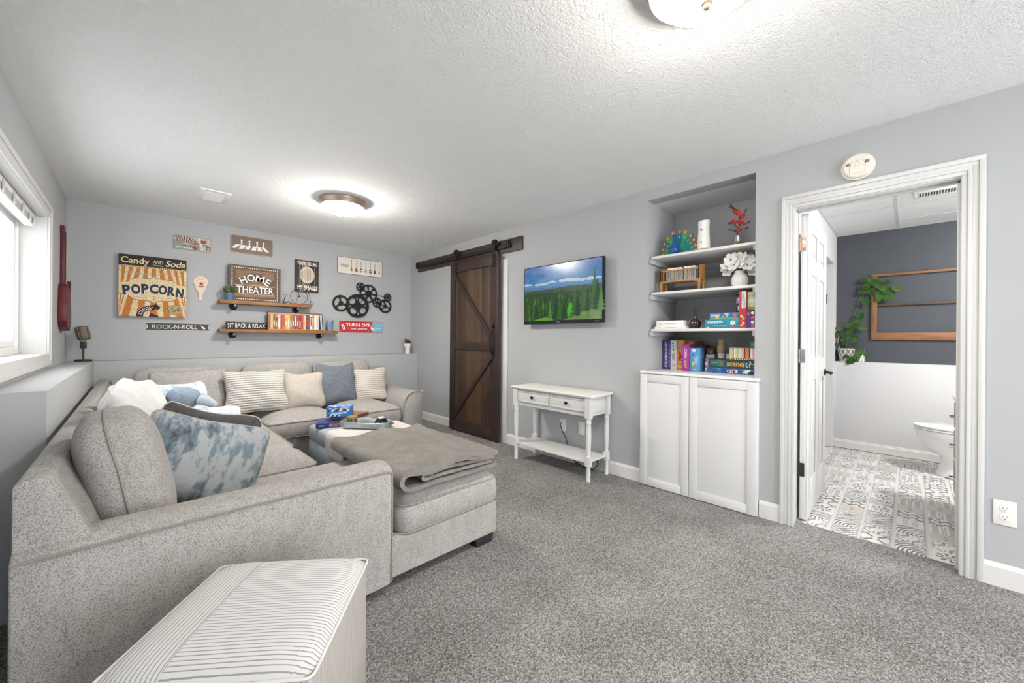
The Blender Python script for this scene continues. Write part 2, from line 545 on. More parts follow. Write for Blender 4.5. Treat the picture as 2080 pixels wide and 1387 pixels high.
for x0, x1, yy in ((0.2, 1.43, -3.245), (1.37, 2.6, -3.275)):
    q = MB().box(x0, x0 + 0.06, yy - 0.015, yy + 0.015, 0, 2.08).box(x1 - 0.06, x1, yy - 0.015, yy + 0.015, 0, 2.08).box(x0 + 0.06, x1 - 0.06, yy - 0.015, yy + 0.015, 0, 0.08).box(x0 + 0.06, x1 - 0.06, yy - 0.015, yy + 0.015, 2.0, 2.08).build('sash', M_white, W2, bev=0.003)
    MB().box(x0 + 0.055, x1 - 0.055, yy - 0.003, yy + 0.003, 0.075, 2.005).build('pane', M_pane, q, smooth=0)
wr = MB()
for y0, y1, z0, z1 in ((4.02, YB, 0, H), (3.30, 4.02, 2.03, H), (1.512, 3.30, 0, H), (0.735, 1.512, 2.33, H), (0.534, 0.735, 0, H), (-0.202, 0.534, 2.05, H), (-3.2, -0.202, 0, H)):
    wr.box(XR, XR + 0.12, y0, y1, z0, z1)
struct('wall_right', wr, M_wall, smooth=0)
wn = MB()
wn.box(XR + 0.12, 3.61, 1.512, 1.56, 0, 2.38).box(XR + 0.12, 3.61, 0.687, 0.735, 0, 2.38).box(3.56, 3.61, 0.735, 1.512, 0, 2.33)
wn.box(XR + 0.12, 3.61, 0.735, 1.512, 2.33, 2.38, 1)
struct('wall_niche', wn, [M_wall, M_ceil], smooth=0)
# half-height ledges: along the window wall and along the back wall
struct('wall_ledge_left', MB().box(XL, -0.27, 2.575, YB, 0, 0.949), M_wall, bev=0.004, smooth=30)
struct('wall_ledge_back', MB().box(-0.27, XR, 5.134, YB, 0, 0.949), M_wall, bev=0.004, smooth=30)

def baseboard(name, x, y0, y1, nx=-1):
    mb = MB().prism([(0, 0), (-0.014, 0), (-0.014, 0.092), (-0.008, 0.108), (0, 0.112)], y0, y1)
    struct(name, mb, M_trim, smooth=20).location = (x, 0, 0)
baseboard('baseboard_right', XR, -3.2, -0.262)
baseboard('baseboard_right', XR, 0.584, 0.70)
baseboard('baseboard_right', XR, 1.558, 3.168)
baseboard('baseboard_right', XR, 4.11, 5.134)

def casing(name, side):
    """stepped flat casing round the bathroom doorway, mitred at the top corners"""
    mb = MB()
    for a, b, t in ((0.0, 0.25, 0.012), (0.25, 0.45, 0.017), (0.45, 0.72, 0.015), (0.72, 1.0, 0.021)):
        if side == 'top': mb.box(XR - t, XR, -0.182 - 0.08 * b, 0.508 + 0.076 * b, 2.035 + 0.082 * a, 2.035 + 0.082 * b)
        elif side == 'far': mb.box(XR - t, XR, 0.508 + 0.076 * a, 0.508 + 0.076 * b, 0, 2.035 + 0.082 * a)
        else: mb.box(XR - t, XR, -0.182 - 0.08 * b, -0.182 - 0.08 * a, 0, 2.035 + 0.082 * a)
    struct(name, mb, M_casing, bev=0.002, smooth=30)
casing('trim_1', 'far'); casing('trim_2', 'near'); casing('trim_3', 'top')
# door jamb lining
jb = MB().box(XR - 0.002, XR + 0.125, 0.514, 0.534, 0, 2.05).box(XR - 0.002, XR + 0.125, -0.202, -0.182, 0, 2.05).box(XR - 0.002, XR + 0.125, -0.182, 0.514, 2.03, 2.05)
jb.box(XR + 0.06, XR + 0.072, -0.182, -0.172, 0, 2.03).box(XR + 0.06, XR + 0.072, -0.182, 0.504, 2.018, 2.03)
struct('trim_4', jb, M_casing, bev=0.0015, smooth=30)
# opening behind the sliding door
ob = MB().box(XR - 0.018, XR, 3.168, 3.272, 0, 2.085).box(XR - 0.018, XR, 4.03, 4.11, 0, 2.085).box(XR - 0.018, XR, 3.272, 4.03, 1.995, 2.085)
ob.box(XR - 0.012, XR + 0.13, 3.270, 3.302, 0, 2.03).box(XR - 0.012, XR + 0.13, 4.018, 4.04, 0, 2.03).box(XR - 0.012, XR + 0.13, 3.302, 4.018, 2.01, 2.03)
struct('trim_5', ob, M_casing, bev=0.002, smooth=30)

# window in the left wall: frame, sash, pane, casing
W = bpy.data.objects.new('window_1', None); COL.objects.link(W); W['kind'] = 'structure'
y0, y1, z0, z1 = 2.56, 4.27, 1.055, 2.02
c = MB()
for t, a, b in ((0.012, 0, 0.09), (0.017, 0.05, 0.085)):
    c.box(XL, XL + t, y1 + a, y1 + b, z0 - b, z1 + b).box(XL, XL + t, y0 - b, y0 - a, z0 - b, z1 + b)
    c.box(XL, XL + t, y0 - a, y1 + a, z1 + a, z1 + b).box(XL, XL + t, y0 - a, y1 + a, z0 - b, z0 - a)
c.build('casing', M_casing, W, bev=0.002)
j = MB().box(-0.585, XL - 0.0005, y1, y1 + 0.012, z0 - 0.01, z1 + 0.01).box(-0.585, XL - 0.0005, y0 - 0.012, y0, z0 - 0.01, z1 + 0.01)
j.box(-0.585, XL - 0.0005, y0, y1, z1, z1 + 0.01).box(-0.585, XL - 0.0005, y0, y1, z0 - 0.012, z0)
j.build('jamb', M_casing, W, bev=0.001)
f = MB()
for yy0, yy1 in ((y1 - 0.045, y1), (y0, y0 + 0.045)): f.box(-0.66, -0.575, yy0, yy1, z0, z1)
f.box(-0.66, -0.575, y0 + 0.045, y1 - 0.045, z1 - 0.05, z1).box(-0.66, -0.575, y0 + 0.045, y1 - 0.045, z0, z0 + 0.05)
f.build('frame', M_white, W, bev=0.004)
ym = (y0 + y1) / 2
for k, (a, b, xx) in enumerate(((ym - 0.02, y1 - 0.047, -0.60), (y0 + 0.047, ym + 0.02, -0.632))):
    s_ = MB()
    s_.box(xx - 0.014, xx + 0.014, a, a + 0.04, z0 + 0.052, z1 - 0.052).box(xx - 0.014, xx + 0.014, b - 0.04, b, z0 + 0.052, z1 - 0.052)
    s_.box(xx - 0.014, xx + 0.014, a + 0.04, b - 0.04, z0 + 0.052, z0 + 0.092).box(xx - 0.014, xx + 0.014, a + 0.04, b - 0.04, z1 - 0.092, z1 - 0.052)
    q = s_.build('sash', M_white, W, bev=0.004)
    MB().box(xx - 0.003, xx + 0.003, a + 0.035, b - 0.035, z0 + 0.085, z1 - 0.085).build('pane', M_pane_dimmed, q, smooth=0)
t = thing('window_blind', 'white slatted blind drawn fully up under the window head', 'blind', (-0.51, 3.4, 1.93))
def loc_box(mb, x0, x1, y0, y1, z0, z1): return mb.box(x0 + 0.51, x1 + 0.51, y0 - 3.4, y1 - 3.4, z0 - 1.93, z1 - 1.93)
loc_box(MB(), -0.545, -0.50, 2.60, 4.235, 1.978, 2.015).build('headrail', M_white, t, bev=0.003)
for k in range(5):
    loc_box(MB(), -0.55, -0.502, 2.61, 4.225, 1.950 + k * 0.0055, 1.952 + k * 0.0055).build('slat', M_white, t, smooth=0)
loc_box(MB(), -0.548, -0.503, 2.61, 4.225, 1.934, 1.947).build('bottom_rail', M_white, t, bev=0.003)
for yy in (2.9, 3.3, 3.55, 3.8, 4.02, 4.15):
    loc_box(MB(), -0.5, -0.492, yy - 0.012, yy + 0.012, 1.936, 2.0).build('bracket', C('c9c6c4', 0.4), t, bev=0.002)

# ------------------------------------------------------------------ ceiling lights
def ceiling_light(x, y, label, gm):
    t = thing('ceiling_light', label, 'ceiling light', (x, y, 0), group='flush ceiling lights')
    MB().lathe([(0.196, H), (0.199, H - 0.012), (0.194, H - 0.026), (0.184, H - 0.046), (0.181, H - 0.060), (0.166, H - 0.060), (0.160, H - 0.010)], 48, cap0=False, cap1=False).build('pan', M_nickel, t, smooth=40)
    MB().lathe([(0.165, H - 0.056), (0.160, H - 0.072), (0.146, H - 0.092), (0.118, H - 0.110), (0.075, H - 0.122), (0.03, H - 0.128), (0.0, H - 0.129)], 48, cap0=False).build('glass_bowl', M_glass_lamp[gm], t, smooth=60)
    MB().lathe([(0.004, H - 0.124), (0.017, H - 0.127), (0.018, H - 0.133), (0.011, H - 0.137), (0.013, H - 0.143), (0.009, H - 0.150), (0.0, H - 0.154)], 16).build('finial', C('a48f78', 0.35, 0.6), t, smooth=40)
    for a in (0.6, 2.7, 4.8):
        MB().sph((0.182 * math.cos(a), 0.182 * math.sin(a), H - 0.052), 0.007, 8, 6).build('screw', M_nickel, t)
    return t
ceiling_light(1.335, 0.468, 'flush ceiling light nearest the bathroom door, glass bowl on nickel pan', 0)
ceiling_light(1.34, 3.58, 'small flush ceiling light over the sofa, glass bowl on nickel pan', 1)
ceiling_light(1.33, -2.2, 'unseen flush ceiling light added as fill, behind the camera', 2)  # added lamp, out of view, to raise the general light

t = thing('ceiling_vent', 'white louvred air vent in the ceiling over the sofa', 'vent', (0.488, 4.28, H))
b = MB()
b.box(-0.105, -0.07, -0.175, 0.175, -0.008, 0).box(0.07, 0.105, -0.175, 0.175, -0.008, 0).box(-0.07, 0.07, -0.175, -0.14, -0.008, 0).box(-0.07, 0.07, 0.14, 0.175, -0.008, 0)
b.build('frame', M_white, t, bev=0.002)
MB().box(-0.07, 0.07, -0.14, 0.14, -0.001, 0).build('backing', C('4c4c4c', 0.7), t, smooth=0)
for k in range(5):
    y = -0.108 + k * 0.054
    MB().loops([[(x, y - 0.017, -0.001), (x, y + 0.015, -0.011), (x, y + 0.016, -0.010), (x, y - 0.015, 0)] for x in (-0.07, 0.07)]).build('louvre', M_white, t, smooth=0)

t = thing('smoke_detector', 'round cream smoke detector on the wall above the bathroom door', 'smoke detector', (XR, 0.215, 2.204), R(-90))
MB().lathe([(0.076, 0), (0.076, 0.010), (0.070, 0.012)], 40, axis='y').build('base', C('e6e2d8', 0.4), t)
MB().lathe([(0.068, 0.010), (0.067, 0.030), (0.060, 0.036), (0.0, 0.037)], 40, axis='y').build('cover', C('e9e4d9', 0.4), t)
g = MB().ell(0, 0.0, 0.032, 0.034, 0.0375, 0).ell(0, 0, 0.0305, 0.0325, 0.0378, 1)
g.rect(-0.034, 0.034, -0.045, -0.002, 0.0381, 0).rect(-0.0325, 0.0325, -0.0435, -0.0035, 0.0384, 1)
g.ell(0, 0.008, 0.012, 0.012, 0.0387, 0).ell(0, 0.008, 0.0108, 0.0108, 0.039, 1)
g.build('printed_lines', [C('b9b3a6'), C('e9e4d9', 0.4)], t, smooth=0)
for sx in (-1, 1):
    for k in range(3):
        MB().box(sx * 0.042 + (k - 1) * 0.006 - 0.0016, sx * 0.042 + (k - 1) * 0.006 + 0.0016, -0.040, -0.036, 0.006, 0.020).build('slot', C('4a4744'), t, smooth=0)
MB().box(-0.002, 0.002, -0.040, -0.036, 0.022, 0.028).build('indicator', C('4a4744'), t, smooth=0)

def outlet(y, z, label, plug=False):
    t = thing('outlet', label, 'outlet', (XR, y, z), R(-90), 'wall outlets')
    MB().box(-0.036, 0.036, -0.006, 0, -0.060, 0.060).build('plate', M_plate, t, bev=0.002)
    for s_ in (-1, 1):
        q = MB().lathe([(0.017, 0), (0.017, 0.0075), (0.015, 0.0085)], 20, (0, 0, s_ * 0.021), axis='y').build('socket', C('f3f1ee', 0.3), t)
        k = MB()
        for dx in (-0.006, 0.006): k.box(dx - 0.001, dx + 0.001, -0.0090, -0.0084, s_ * 0.021, s_ * 0.021 + 0.008)
        k.lathe([(0.0022, 0.0084), (0.0022, 0.009)], 8, (0, 0, s_ * 0.021 - 0.007), axis='y')
        k.build('slots', C('55504b'), q, smooth=0)
    return t
outlet(-0.327, 0.36, 'white outlet plate on the wall beside the bathroom door casing')
outlet(2.374, 0.342, 'white outlet with a plugged-in cord behind the console table')
outlet(2.151, 0.342, 'empty white outlet plate behind the console table')
outlet(5.0, 0.36, 'white outlet plate low on the wall behind the sofa arm')

# ------------------------------------------------------------------ sliding barn door, track, laundry room
t = thing('door_1', 'dark walnut sliding barn door with two diagonal braces', 'door', (2.965, 3.712, 0.012), R(-90)); t['kind'] = 'structure'
dw, dh = 0.466, 2.128       # half width, height
for k in range(6):
    x = -dw + 0.004 + k * (2 * dw - 0.008) / 6
    MB().box(x + 0.0012, x + (2 * dw - 0.008) / 6 - 0.0012, -0.006, 0.016, 0.002, dh - 0.002).build('plank', M_planks[(k * 2 + k // 3) % 3], t, bev=0.002)
def rail(nm, x0, x1, z0, z1, m): MB().box(x0, x1, -0.026, -0.004, z0, z1).build(nm, m, t, bev=0.0025)
rail('stile', -dw, -dw + 0.088, 0, dh, M_barn); rail('stile', dw - 0.088, dw, 0, dh, M_barn)
for z_0, z_1 in ((dh - 0.115, dh), (1.028, 1.120), (0, 0.135)): rail('rail', -dw + 0.09, dw - 0.09, z_0, z_1, M_barnx)
def brace(x0, z0, x1, z1):
    l = math.hypot(x1 - x0, z1 - z0); ux, uz = (x1 - x0) / l, (z1 - z0) / l; w = 0.047
    # clip the brace to the bay between the stiles
    def at(dx, off):  # point where the edge line meets x = dx
        px, pz = x0 - uz * off, z0 + ux * off
        s_ = (dx - px) / ux
        return dx, pz + uz * s_
    xa, xb = min(x0, x1), max(x0, x1)
    P = [at(xa, -w), at(xb, -w), at(xb, w), at(xa, w)]
    zl, zh = min(z0, z1), max(z0, z1)
    P = [(x, min(max(z, zl), zh)) for x, z in P]
    MB().prism(P, -0.0255, -0.004).build('brace', M_barn, t, bev=0.002)
brace(-dw + 0.09, dh - 0.117, dw - 0.09, 1.122)
brace(-dw + 0.09, 0.137, dw - 0.09, 1.026)
hx = dw - 0.075
h_ = MB().tube([(hx, -0.03, 0.985), (hx, -0.062, 1.03), (hx - 0.004, -0.075, 1.10), (hx - 0.004, -0.078, 1.16), (hx - 0.004, -0.075, 1.22), (hx, -0.062, 1.28), (hx, -0.03, 1.325)], [0.006, 0.010, 0.012, 0.013, 0.012, 0.010, 0.006], 10)
for z in (0.985, 1.325): h_.loops([[(hx + a * 0.02, y, z + b * 0.03) for a, b in ((0, -1.2), (0.8, -0.2), (0.5, 0.6), (0, 1.2), (-0.5, 0.6), (-0.8, -0.2))] for y in (-0.026, -0.034)])
h_.build('handle', M_bronze, t, bev=0.001)
for xx in (-0.355, 0.385):
    hg = MB().box(xx - 0.02, xx + 0.02, -0.034, -0.027, 1.99, 2.30)
    hg.lathe([(0.022, 0.026), (0.022, 0.046)], 16, (xx, 0, 2.27), axis='y')
    q = hg.build('hanger', M_iron, t, bev=0.001)
    w_ = MB().lathe([(0.042, -0.002), (0.046, 0.004), (0.040, 0.010), (0.040, 0.018), (0.046, 0.024), (0.042, 0.028)], 28, (xx, 0, 2.262), axis='y')
    w_.build('wheel', M_iron, q)
    for z in (2.03, 2.10): MB().lathe([(0.008, 0.034), (0.008, 0.040), (0.004, 0.042)], 8, (xx, 0, z), axis='y').build('bolt', M_iron, q)

t = thing('barn_door_track', 'dark wood header board carrying the black steel sliding door rail', 'door track', (XR, 4.03, 2.23), R(-90))
MB().box(-1.075, 1.09, -0.021, 0, -0.075, 0.075).build('header_board', wood('walnut header', '40302a', '251c18', 'x', 8), t, bev=0.002)
MB().box(-1.05, 0.93, -0.052, -0.046, -0.026, 0.014).build('rail_bar', M_iron, t, bev=0.001)
for x in (-0.98, -0.5, 0.0, 0.5, 0.88): MB().cyl((x, -0.056, -0.006), (x, -0.02, -0.006), 0.010, n=10).build('spacer', M_iron, t)
for x in (-1.035, 0.9): MB().box(x - 0.018, x + 0.018, -0.066, -0.046, -0.03, 0.055).build('stop', M_iron, t, bev=0.002)

# laundry room seen through the gap
struct('floor_laundry', MB().box(3.125, 5.2, 2.4, 5.45, -0.06, -0.004), C('4a4744', 0.6), smooth=0)
lw = MB().box(3.144, 5.2, 5.35, 5.45, 0, H).box(5.1, 5.2, 2.4, 5.35, 0, H).box(3.61, 5.1, 2.3, 2.4, 0, H).box(3.144, 5.2, 2.4, 5.4, H, H + .06)
struct('wall_laundry', lw, M_wall, smooth=0)
t = thing('washing_machine', 'dark grey washing machine with light top in the gap beside the barn door', 'washing machine', (3.86, 3.86, 0), R(-90))
MB().box(-0.31, 0.31, -0.31, 0.3, 0.03, 0.955).build('body', C('3b3f46', 0.35), t, bev=0.012)
MB().box(-0.312, 0.312, -0.312, 0.302, 0.957, 0.985).build('top_panel', C('dfe5ec', 0.3), t, bev=0.006)
MB().box(-0.31, 0.31, -0.322, -0.311, 0.80, 0.95).build('control_panel', C('2f343d', 0.3), t, bev=0.004)
MB().lathe([(0.235, 0.305), (0.235, 0.33), (0.20, 0.345), (0.17, 0.335), (0, 0.325)], 32, (0, 0, 0.5), axis='y').build('porthole_door', C('1c1e22', 0.2), t)
for x in (-0.25, 0.25):
    for y in (-0.25, 0.25): MB().cyl((x, y, -0.004), (x, y, 0.04), 0.022, n=10).build('foot', M_black, t)
t = thing('wall_cabinet', 'dark wood wall cabinet above the washing machine in the laundry room', 'cabinet', (4.4, 5.18, 1.1))
MB().box(-0.4, 0.68, -0.15, 0.168, 0, 0.95).build('body', C('3a2723', 0.5), t, bev=0.004)
for x in (-0.395, 0.145): MB().box(x, x + 0.53, -0.172, -0.151, 0.005, 0.945).build('door', C('46302a', 0.45), t, bev=0.004)

# ------------------------------------------------------------------ sectional sofa
SO = (0.9, 3.4, 0.0)
sofa = thing('sectional_sofa', 'large L-shaped greige sectional sofa with a chaise, in the corner under the ledges', 'sofa', SO)
def sp(name, mb, m, **k):
    k.setdefault('off', SO)
    return mb.build(name, m, sofa, **k)
base = ([(-0.20, 1.82), (0.855, 1.82), (0.855, 1.69), (1.535, 1.69), (1.535, 2.55), (0.80, 2.55), (0.80, 4.04), (2.26, 4.04), (2.26, 5.06), (-0.20, 5.06)])
mb = MB(); ring_solid(mb, base, [(0.01, 0.05), (0, 0.06), (0, 0.225), (0.02, 0.24)], r=0.02, n=2); sp('base', mb, M_sofa)
# near arm (outer face towards the camera), rounded top
sec = [(1.665, 0.05), (1.660, 0.30), (1.660, 0.572), (1.668, 0.585), (1.69, 0.596), (1.73, 0.604), (1.775, 0.604), (1.81, 0.594), (1.832, 0.575), (1.838, 0.55), (1.838, 0.05)]
def shrink(sec, k, cy=1.75, cz=0.3): return [(cy + (y - cy) * (1 - k), cz + (z - cz) * (1 - k * 0.5)) for y, z in sec]
mb = MB(); L = []
for x, k in ((-0.238, 0.05), (-0.232, 0.0), (-0.1, 0), (0.1, 0), (0.3, 0), (0.5, 0), (0.7, 0), (0.80, 0.0), (0.835, 0.01), (0.852, 0.035), (0.858, 0.09)):
    L.append([(x, y, z) for y, z in shrink(sec, k)])
mb.loops(L); sp('arm', mb, M_sofa, smooth=60)
pp = [(-0.235, 1.664, 0.57)] + [(x, 1.6575, 0.575) for x in (-0.2, 0, 0.2, 0.4, 0.6, 0.78)] + [(0.835, 1.659, 0.572), (0.853, 1.664, 0.560)] + [(0.855, 1.664, z) for z in (0.5, 0.4, 0.3, 0.2, 0.1, 0.06)]
sp('piping', MB().tube(pp, 0.0045, 6), M_pipe)
# far arm at the right-hand end of the back section, flared
fa = [(2.19, 0.05), (2.19, 0.34), (2.196, 0.42), (2.215, 0.48), (2.25, 0.53), (2.30, 0.556), (2.36, 0.564), (2.42, 0.556), (2.452, 0.535), (2.458, 0.50), (2.445, 0.35), (2.44, 0.05)]
mb = MB()
mb.loops([[(2.32 + (x - 2.32) * k, y, 0.3 + (z - 0.3) * k) for x, z in fa[::-1]] for y, k in ((4.015, 0.955), (4.022, 0.99), (4.04, 1.0), (4.3, 1.005), (4.7, 1.01), (5.06, 1.0))])
sp('arm', mb, M_sofa, smooth=60)
sp('piping', MB().tube([(2.32 + (x - 2.32) * 0.985, 4.014, 0.3 + (z - 0.3) * 0.985) for x, z in fa[:9]], 0.0045, 6), M_pipe)
# back frames
bl = [(-0.238, 0.05), (-0.238, 0.77), (-0.228, 0.787), (-0.18, 0.789), (-0.166, 0.778), (-0.105, 0.64), (0.02, 0.25), (0.02, 0.05)]
mb = MB().loops([[(x, y, z) for x, z in bl[::-1]] for y in (1.69, 1.70, 5.06)])
sp('back_frame', mb, M_sofa, smooth=25, bev=0.008)
bb = [(5.062, 0.05), (5.062, 0.77), (5.05, 0.787), (4.99, 0.789), (4.975, 0.778), (4.92, 0.64), (4.80, 0.25), (4.80, 0.05)]
sp('back_frame', MB().prismx(bb, -0.15, 2.44), M_sofa, smooth=25, bev=0.008)
# seat cushions with piped seams
def seat(outline, z0=0.235, z1=0.395, crown=0.062, r=0.03, wide=1.0):
    mb = MB(); ring_solid(mb, outline, cushion_prof(z0, z1, crown, r, wide), r=0.08, n=7)
    c_ = sp('seat_cushion', mb, M_sofa, smooth=70, wobble=0.008)
    for z, d in ((z1 - 0.012, 0.006), (z0 + 0.012, 0.006)):
        pts = []
        for x, y in ring_loop(outline, 0.08, d, 7):
            q = mnoise.noise_vector(Vector((x, y, z)) * 4.5) * 0.008
            pts.append((x + q.x - SO[0], y + q.y - SO[1], z + q.z))
        MB().tube(pts, 0.0055, 6, True).build('piping', M_pipe, c_)
seat([(-0.06, 1.845), (0.905, 1.845), (0.905, 1.685), (1.555, 1.685), (1.555, 2.545), (-0.06, 2.545)], 0.225, 0.382, 0.036, wide=0.26)
seat([(-0.06, 2.555), (0.83, 2.555), (0.83, 3.075), (-0.06, 3.075)], z1=0.405, crown=0.075)
seat([(-0.06, 3.085), (0.835, 3.085), (0.835, 4.80), (-0.06, 4.80)], z1=0.405, crown=0.075)
seat([(0.845, 4.0), (1.51, 4.0), (1.51, 4.85), (0.845, 4.85)], z1=0.40)
seat([(1.52, 4.0), (2.18, 4.0), (2.18, 4.85), (1.52, 4.85)], z1=0.40)
# back cushions
def back_cushion(c, w, h, t, rz, tilt, rollz=0.0, seam=False, e=4.2):
    mb = soft_block(w, t, h, e, 10, 0.25)
    M = Matrix.Translation(c) @ Matrix.Rotation(rz, 4, 'Z') @ Matrix.Rotation(rollz, 4, 'Y') @ Matrix.Rotation(-tilt, 4, 'X')
    if seam:
        k = MB().tube([(-w / 2 * 1.002 * (abs(math.cos(a)) ** 0.48) * (1 if math.cos(a) > 0 else -1), 0.01, h / 2 * 1.003 * (abs(math.sin(a)) ** 0.48) * (1 if math.sin(a) > 0 else -1)) for a in [2 * PI * i / 48 + 0.03 for i in range(48)]], 0.004, 6, True)
        k.xf(M)
    mb.xf(M)
    o = sp('back_cushion', mb, M_sofa, smooth=80, wobble=0.014)
    if seam: k.build('piping', M_pipe, o, off=SO, wobble=0.014)
back_cushion((-0.02, 2.105, 0.665), 0.47, 0.50, 0.20, R(90), R(12), seam=True)
for x in (0.34, 1.115, 1.80): back_cushion((x, 4.80, 0.655), 0.70 if x < 1.7 else 0.66, 0.48, 0.20, 0, R(10), R(0), e=6.5)
def sofa_foot(x, y): sp('foot', MB().prism([(x - 0.06, 0.0), (x + 0.055, 0.0), (x + 0.068, 0.058), (x - 0.068, 0.058)], y - 0.03, y + 0.03), C('26272a', 0.5), bev=0.003)
for x, y in ((1.45, 1.73), (1.45, 2.46), (-0.12, 1.75), (0.72, 1.75), (0.72, 3.0), (2.32, 4.08), (1.3, 4.12), (2.32, 4.98), (-0.12, 4.98)): sofa_foot(x, y)

# ------------------------------------------------------------------ throw pillows
def pillow(name, label, m, c, size, t, rz=0.0, tilt=0.0, rollz=0.0, edge=None, **k):
    th = thing(name, label, 'pillow', (c[0], c[1], c[2] - size[1] / 2 * 0.9), group=k.pop('group', 'throw pillows on the sofa'))
    M = Matrix.Translation((0, 0, size[1] / 2 * 0.9)) @ Matrix.Rotation(rz, 4, 'Z') @ Matrix.Rotation(-tilt, 4, 'X') @ Matrix.Rotation(rollz, 4, 'Y')
    p = pillow_mb(size[0], size[1], t, **k).build('cover', m, th, smooth=80); p.matrix_local = M
    if edge:
        e = MB().tube(pillow_edge(size[0], size[1], k.get('pinch', 0.10), seed=k.get('seed', 0)), 0.004, 6, True).build('piping', edge, th); e.matrix_local = M
    return th
pillow('throw_pillow', 'large cream knit pillow with horizontal ribs, leaning at the corner of the sofa', M_knit, (0.84, 4.41, 0.665), (0.54, 0.46), 0.17, tilt=R(17), n=36, seed=1)
pillow('throw_pillow', 'plain oatmeal linen pillow between the knit pillow and the slate one', M_linen, (1.265, 4.46, 0.63), (0.43, 0.41), 0.15, tilt=R(16), rz=R(-4), seed=2, edge=M_linen)
pillow('throw_pillow', 'slate blue linen pillow with a dark side, against the back of the sofa', M_slate, (1.64, 4.55, 0.67), (0.48, 0.48), 0.15, tilt=R(14), rz=R(4), seed=3, edge=C('a7aab0'))
pillow('throw_pillow', 'ivory pillow with fine ribs beside the far sofa arm', M_ivory, (2.035, 4.54, 0.63), (0.40, 0.42), 0.14, tilt=R(14), rz=R(-14), n=36, seed=4)
pillow('throw_pillow', 'big plain beige cushion in the corner of the sofa, behind the blue ones', M_sofa, (0.34, 4.55, 0.67), (0.58, 0.48), 0.17, tilt=R(16), rz=R(-8), seed=5, pinch=0.06)
pillow('throw_pillow', 'big blue and grey abstract print pillow propped behind the near arm', M_marble, (0.238, 2.40, 0.598), (0.53, 0.39), 0.20, tilt=R(14), rz=R(4), rollz=R(22), pinch=0.05, seed=6, edge=C('9b9a97'))
pillow('throw_pillow', 'dark charcoal pillow half hidden behind the abstract print pillow', M_char, (0.275, 2.64, 0.605), (0.50, 0.40), 0.13, tilt=R(12), rz=R(4), rollz=R(18), pinch=0.06, seed=7, edge=C('b9b4ac'))
pillow('throw_pillow', 'fluffy white pillow on the sofa back beside the near back cushion', M_fluff, (0.0, 2.88, 0.71), (0.52, 0.50), 0.24, rz=R(84), tilt=R(16), seed=8, pinch=0.02, n=40)
pillow('throw_pillow', 'white textured pillow with a tan reverse, behind the fluffy white one', M_fluff, (0.04, 3.33, 0.69), (0.46, 0.48), 0.20, rz=R(64), tilt=R(17), seed=9, edge=M_fluff, pinch=0.03)
pillow('throw_pillow', 'white and pale blue watercolour pillow standing in the middle of the long seat', M_bluewhite, (0.22, 3.80, 0.66), (0.46, 0.44), 0.17, rz=R(28), tilt=R(24), rollz=R(6), seed=10, edge=M_tan)
pillow('throw_pillow', 'pale blue watercolour pillow lying in front of the standing watercolour one', M_bluewhite, (0.33, 3.18, 0.590), (0.44, 0.36), 0.18, rz=R(15), tilt=R(38), rollz=R(8), seed=11, edge=M_tan)
pl = thing('plush_toy', 'round blue grey plush lying between the two watercolour pillows', 'plush', (0.25, 3.50, 0.68), group=None)
mb = MB().sph((0, 0, 0.075), (0.095, 0.09, 0.085), 20, 14)
mb.build('body', plain_fabric('blue grey plush', 'a4b2bf', '75879a', 160), pl, smooth=80, wobble=0.02)
for a in (-0.5, 0.6): MB().tube([(0.07, -0.03 + a * 0.1, 0.07), (0.12, -0.05 + a * 0.12, 0.05), (0.155, -0.05 + a * 0.13, 0.02)], [0.035, 0.03, 0.022], 10).build('limb', plain_fabric('pale plush', 'c3ccd5', '95a3b1', 160), pl, smooth=80)

# ------------------------------------------------------------------ ottomans
t = thing('storage_ottoman', 'ottoman in sofa fabric, blue window cast painted in, in the bend of the sectional', 'ottoman', (1.41, 3.34, 0))
ol = [(-0.285, -0.44), (0.285, -0.44), (0.285, 0.44), (-0.285, 0.44)]
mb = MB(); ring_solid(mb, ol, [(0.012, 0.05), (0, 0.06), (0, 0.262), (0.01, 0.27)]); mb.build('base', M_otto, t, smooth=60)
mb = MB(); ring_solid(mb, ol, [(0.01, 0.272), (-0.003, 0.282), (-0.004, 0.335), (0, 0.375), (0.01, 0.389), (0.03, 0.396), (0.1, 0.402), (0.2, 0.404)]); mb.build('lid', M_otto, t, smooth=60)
for x in (-0.23, 0.23):
    for y in (-0.38, 0.38): MB().cyl((x, y, 0), (x, y, 0.055), 0.02, 0.026, 10).build('foot', M_black, t)

t = thing('striped_ottoman', 'cube ottoman in white fabric with thin grey ticking stripes, in front of the sofa', 'ottoman', (0.247, 1.247, 0), R(-38.5))
q = 0.232
o8 = round_poly([(-q, -q), (q, -q), (q, q), (-q, q)], 0.022, 4)
mb = MB(); ring_solid(mb, [(-q, -q), (q, -q), (q, q), (-q, q)], [(0.006, 0.012), (0, 0.02), (0.001, 0.2), (0, 0.428)], r=0.022)
mb.build('body', [M_side], t, smooth=60)
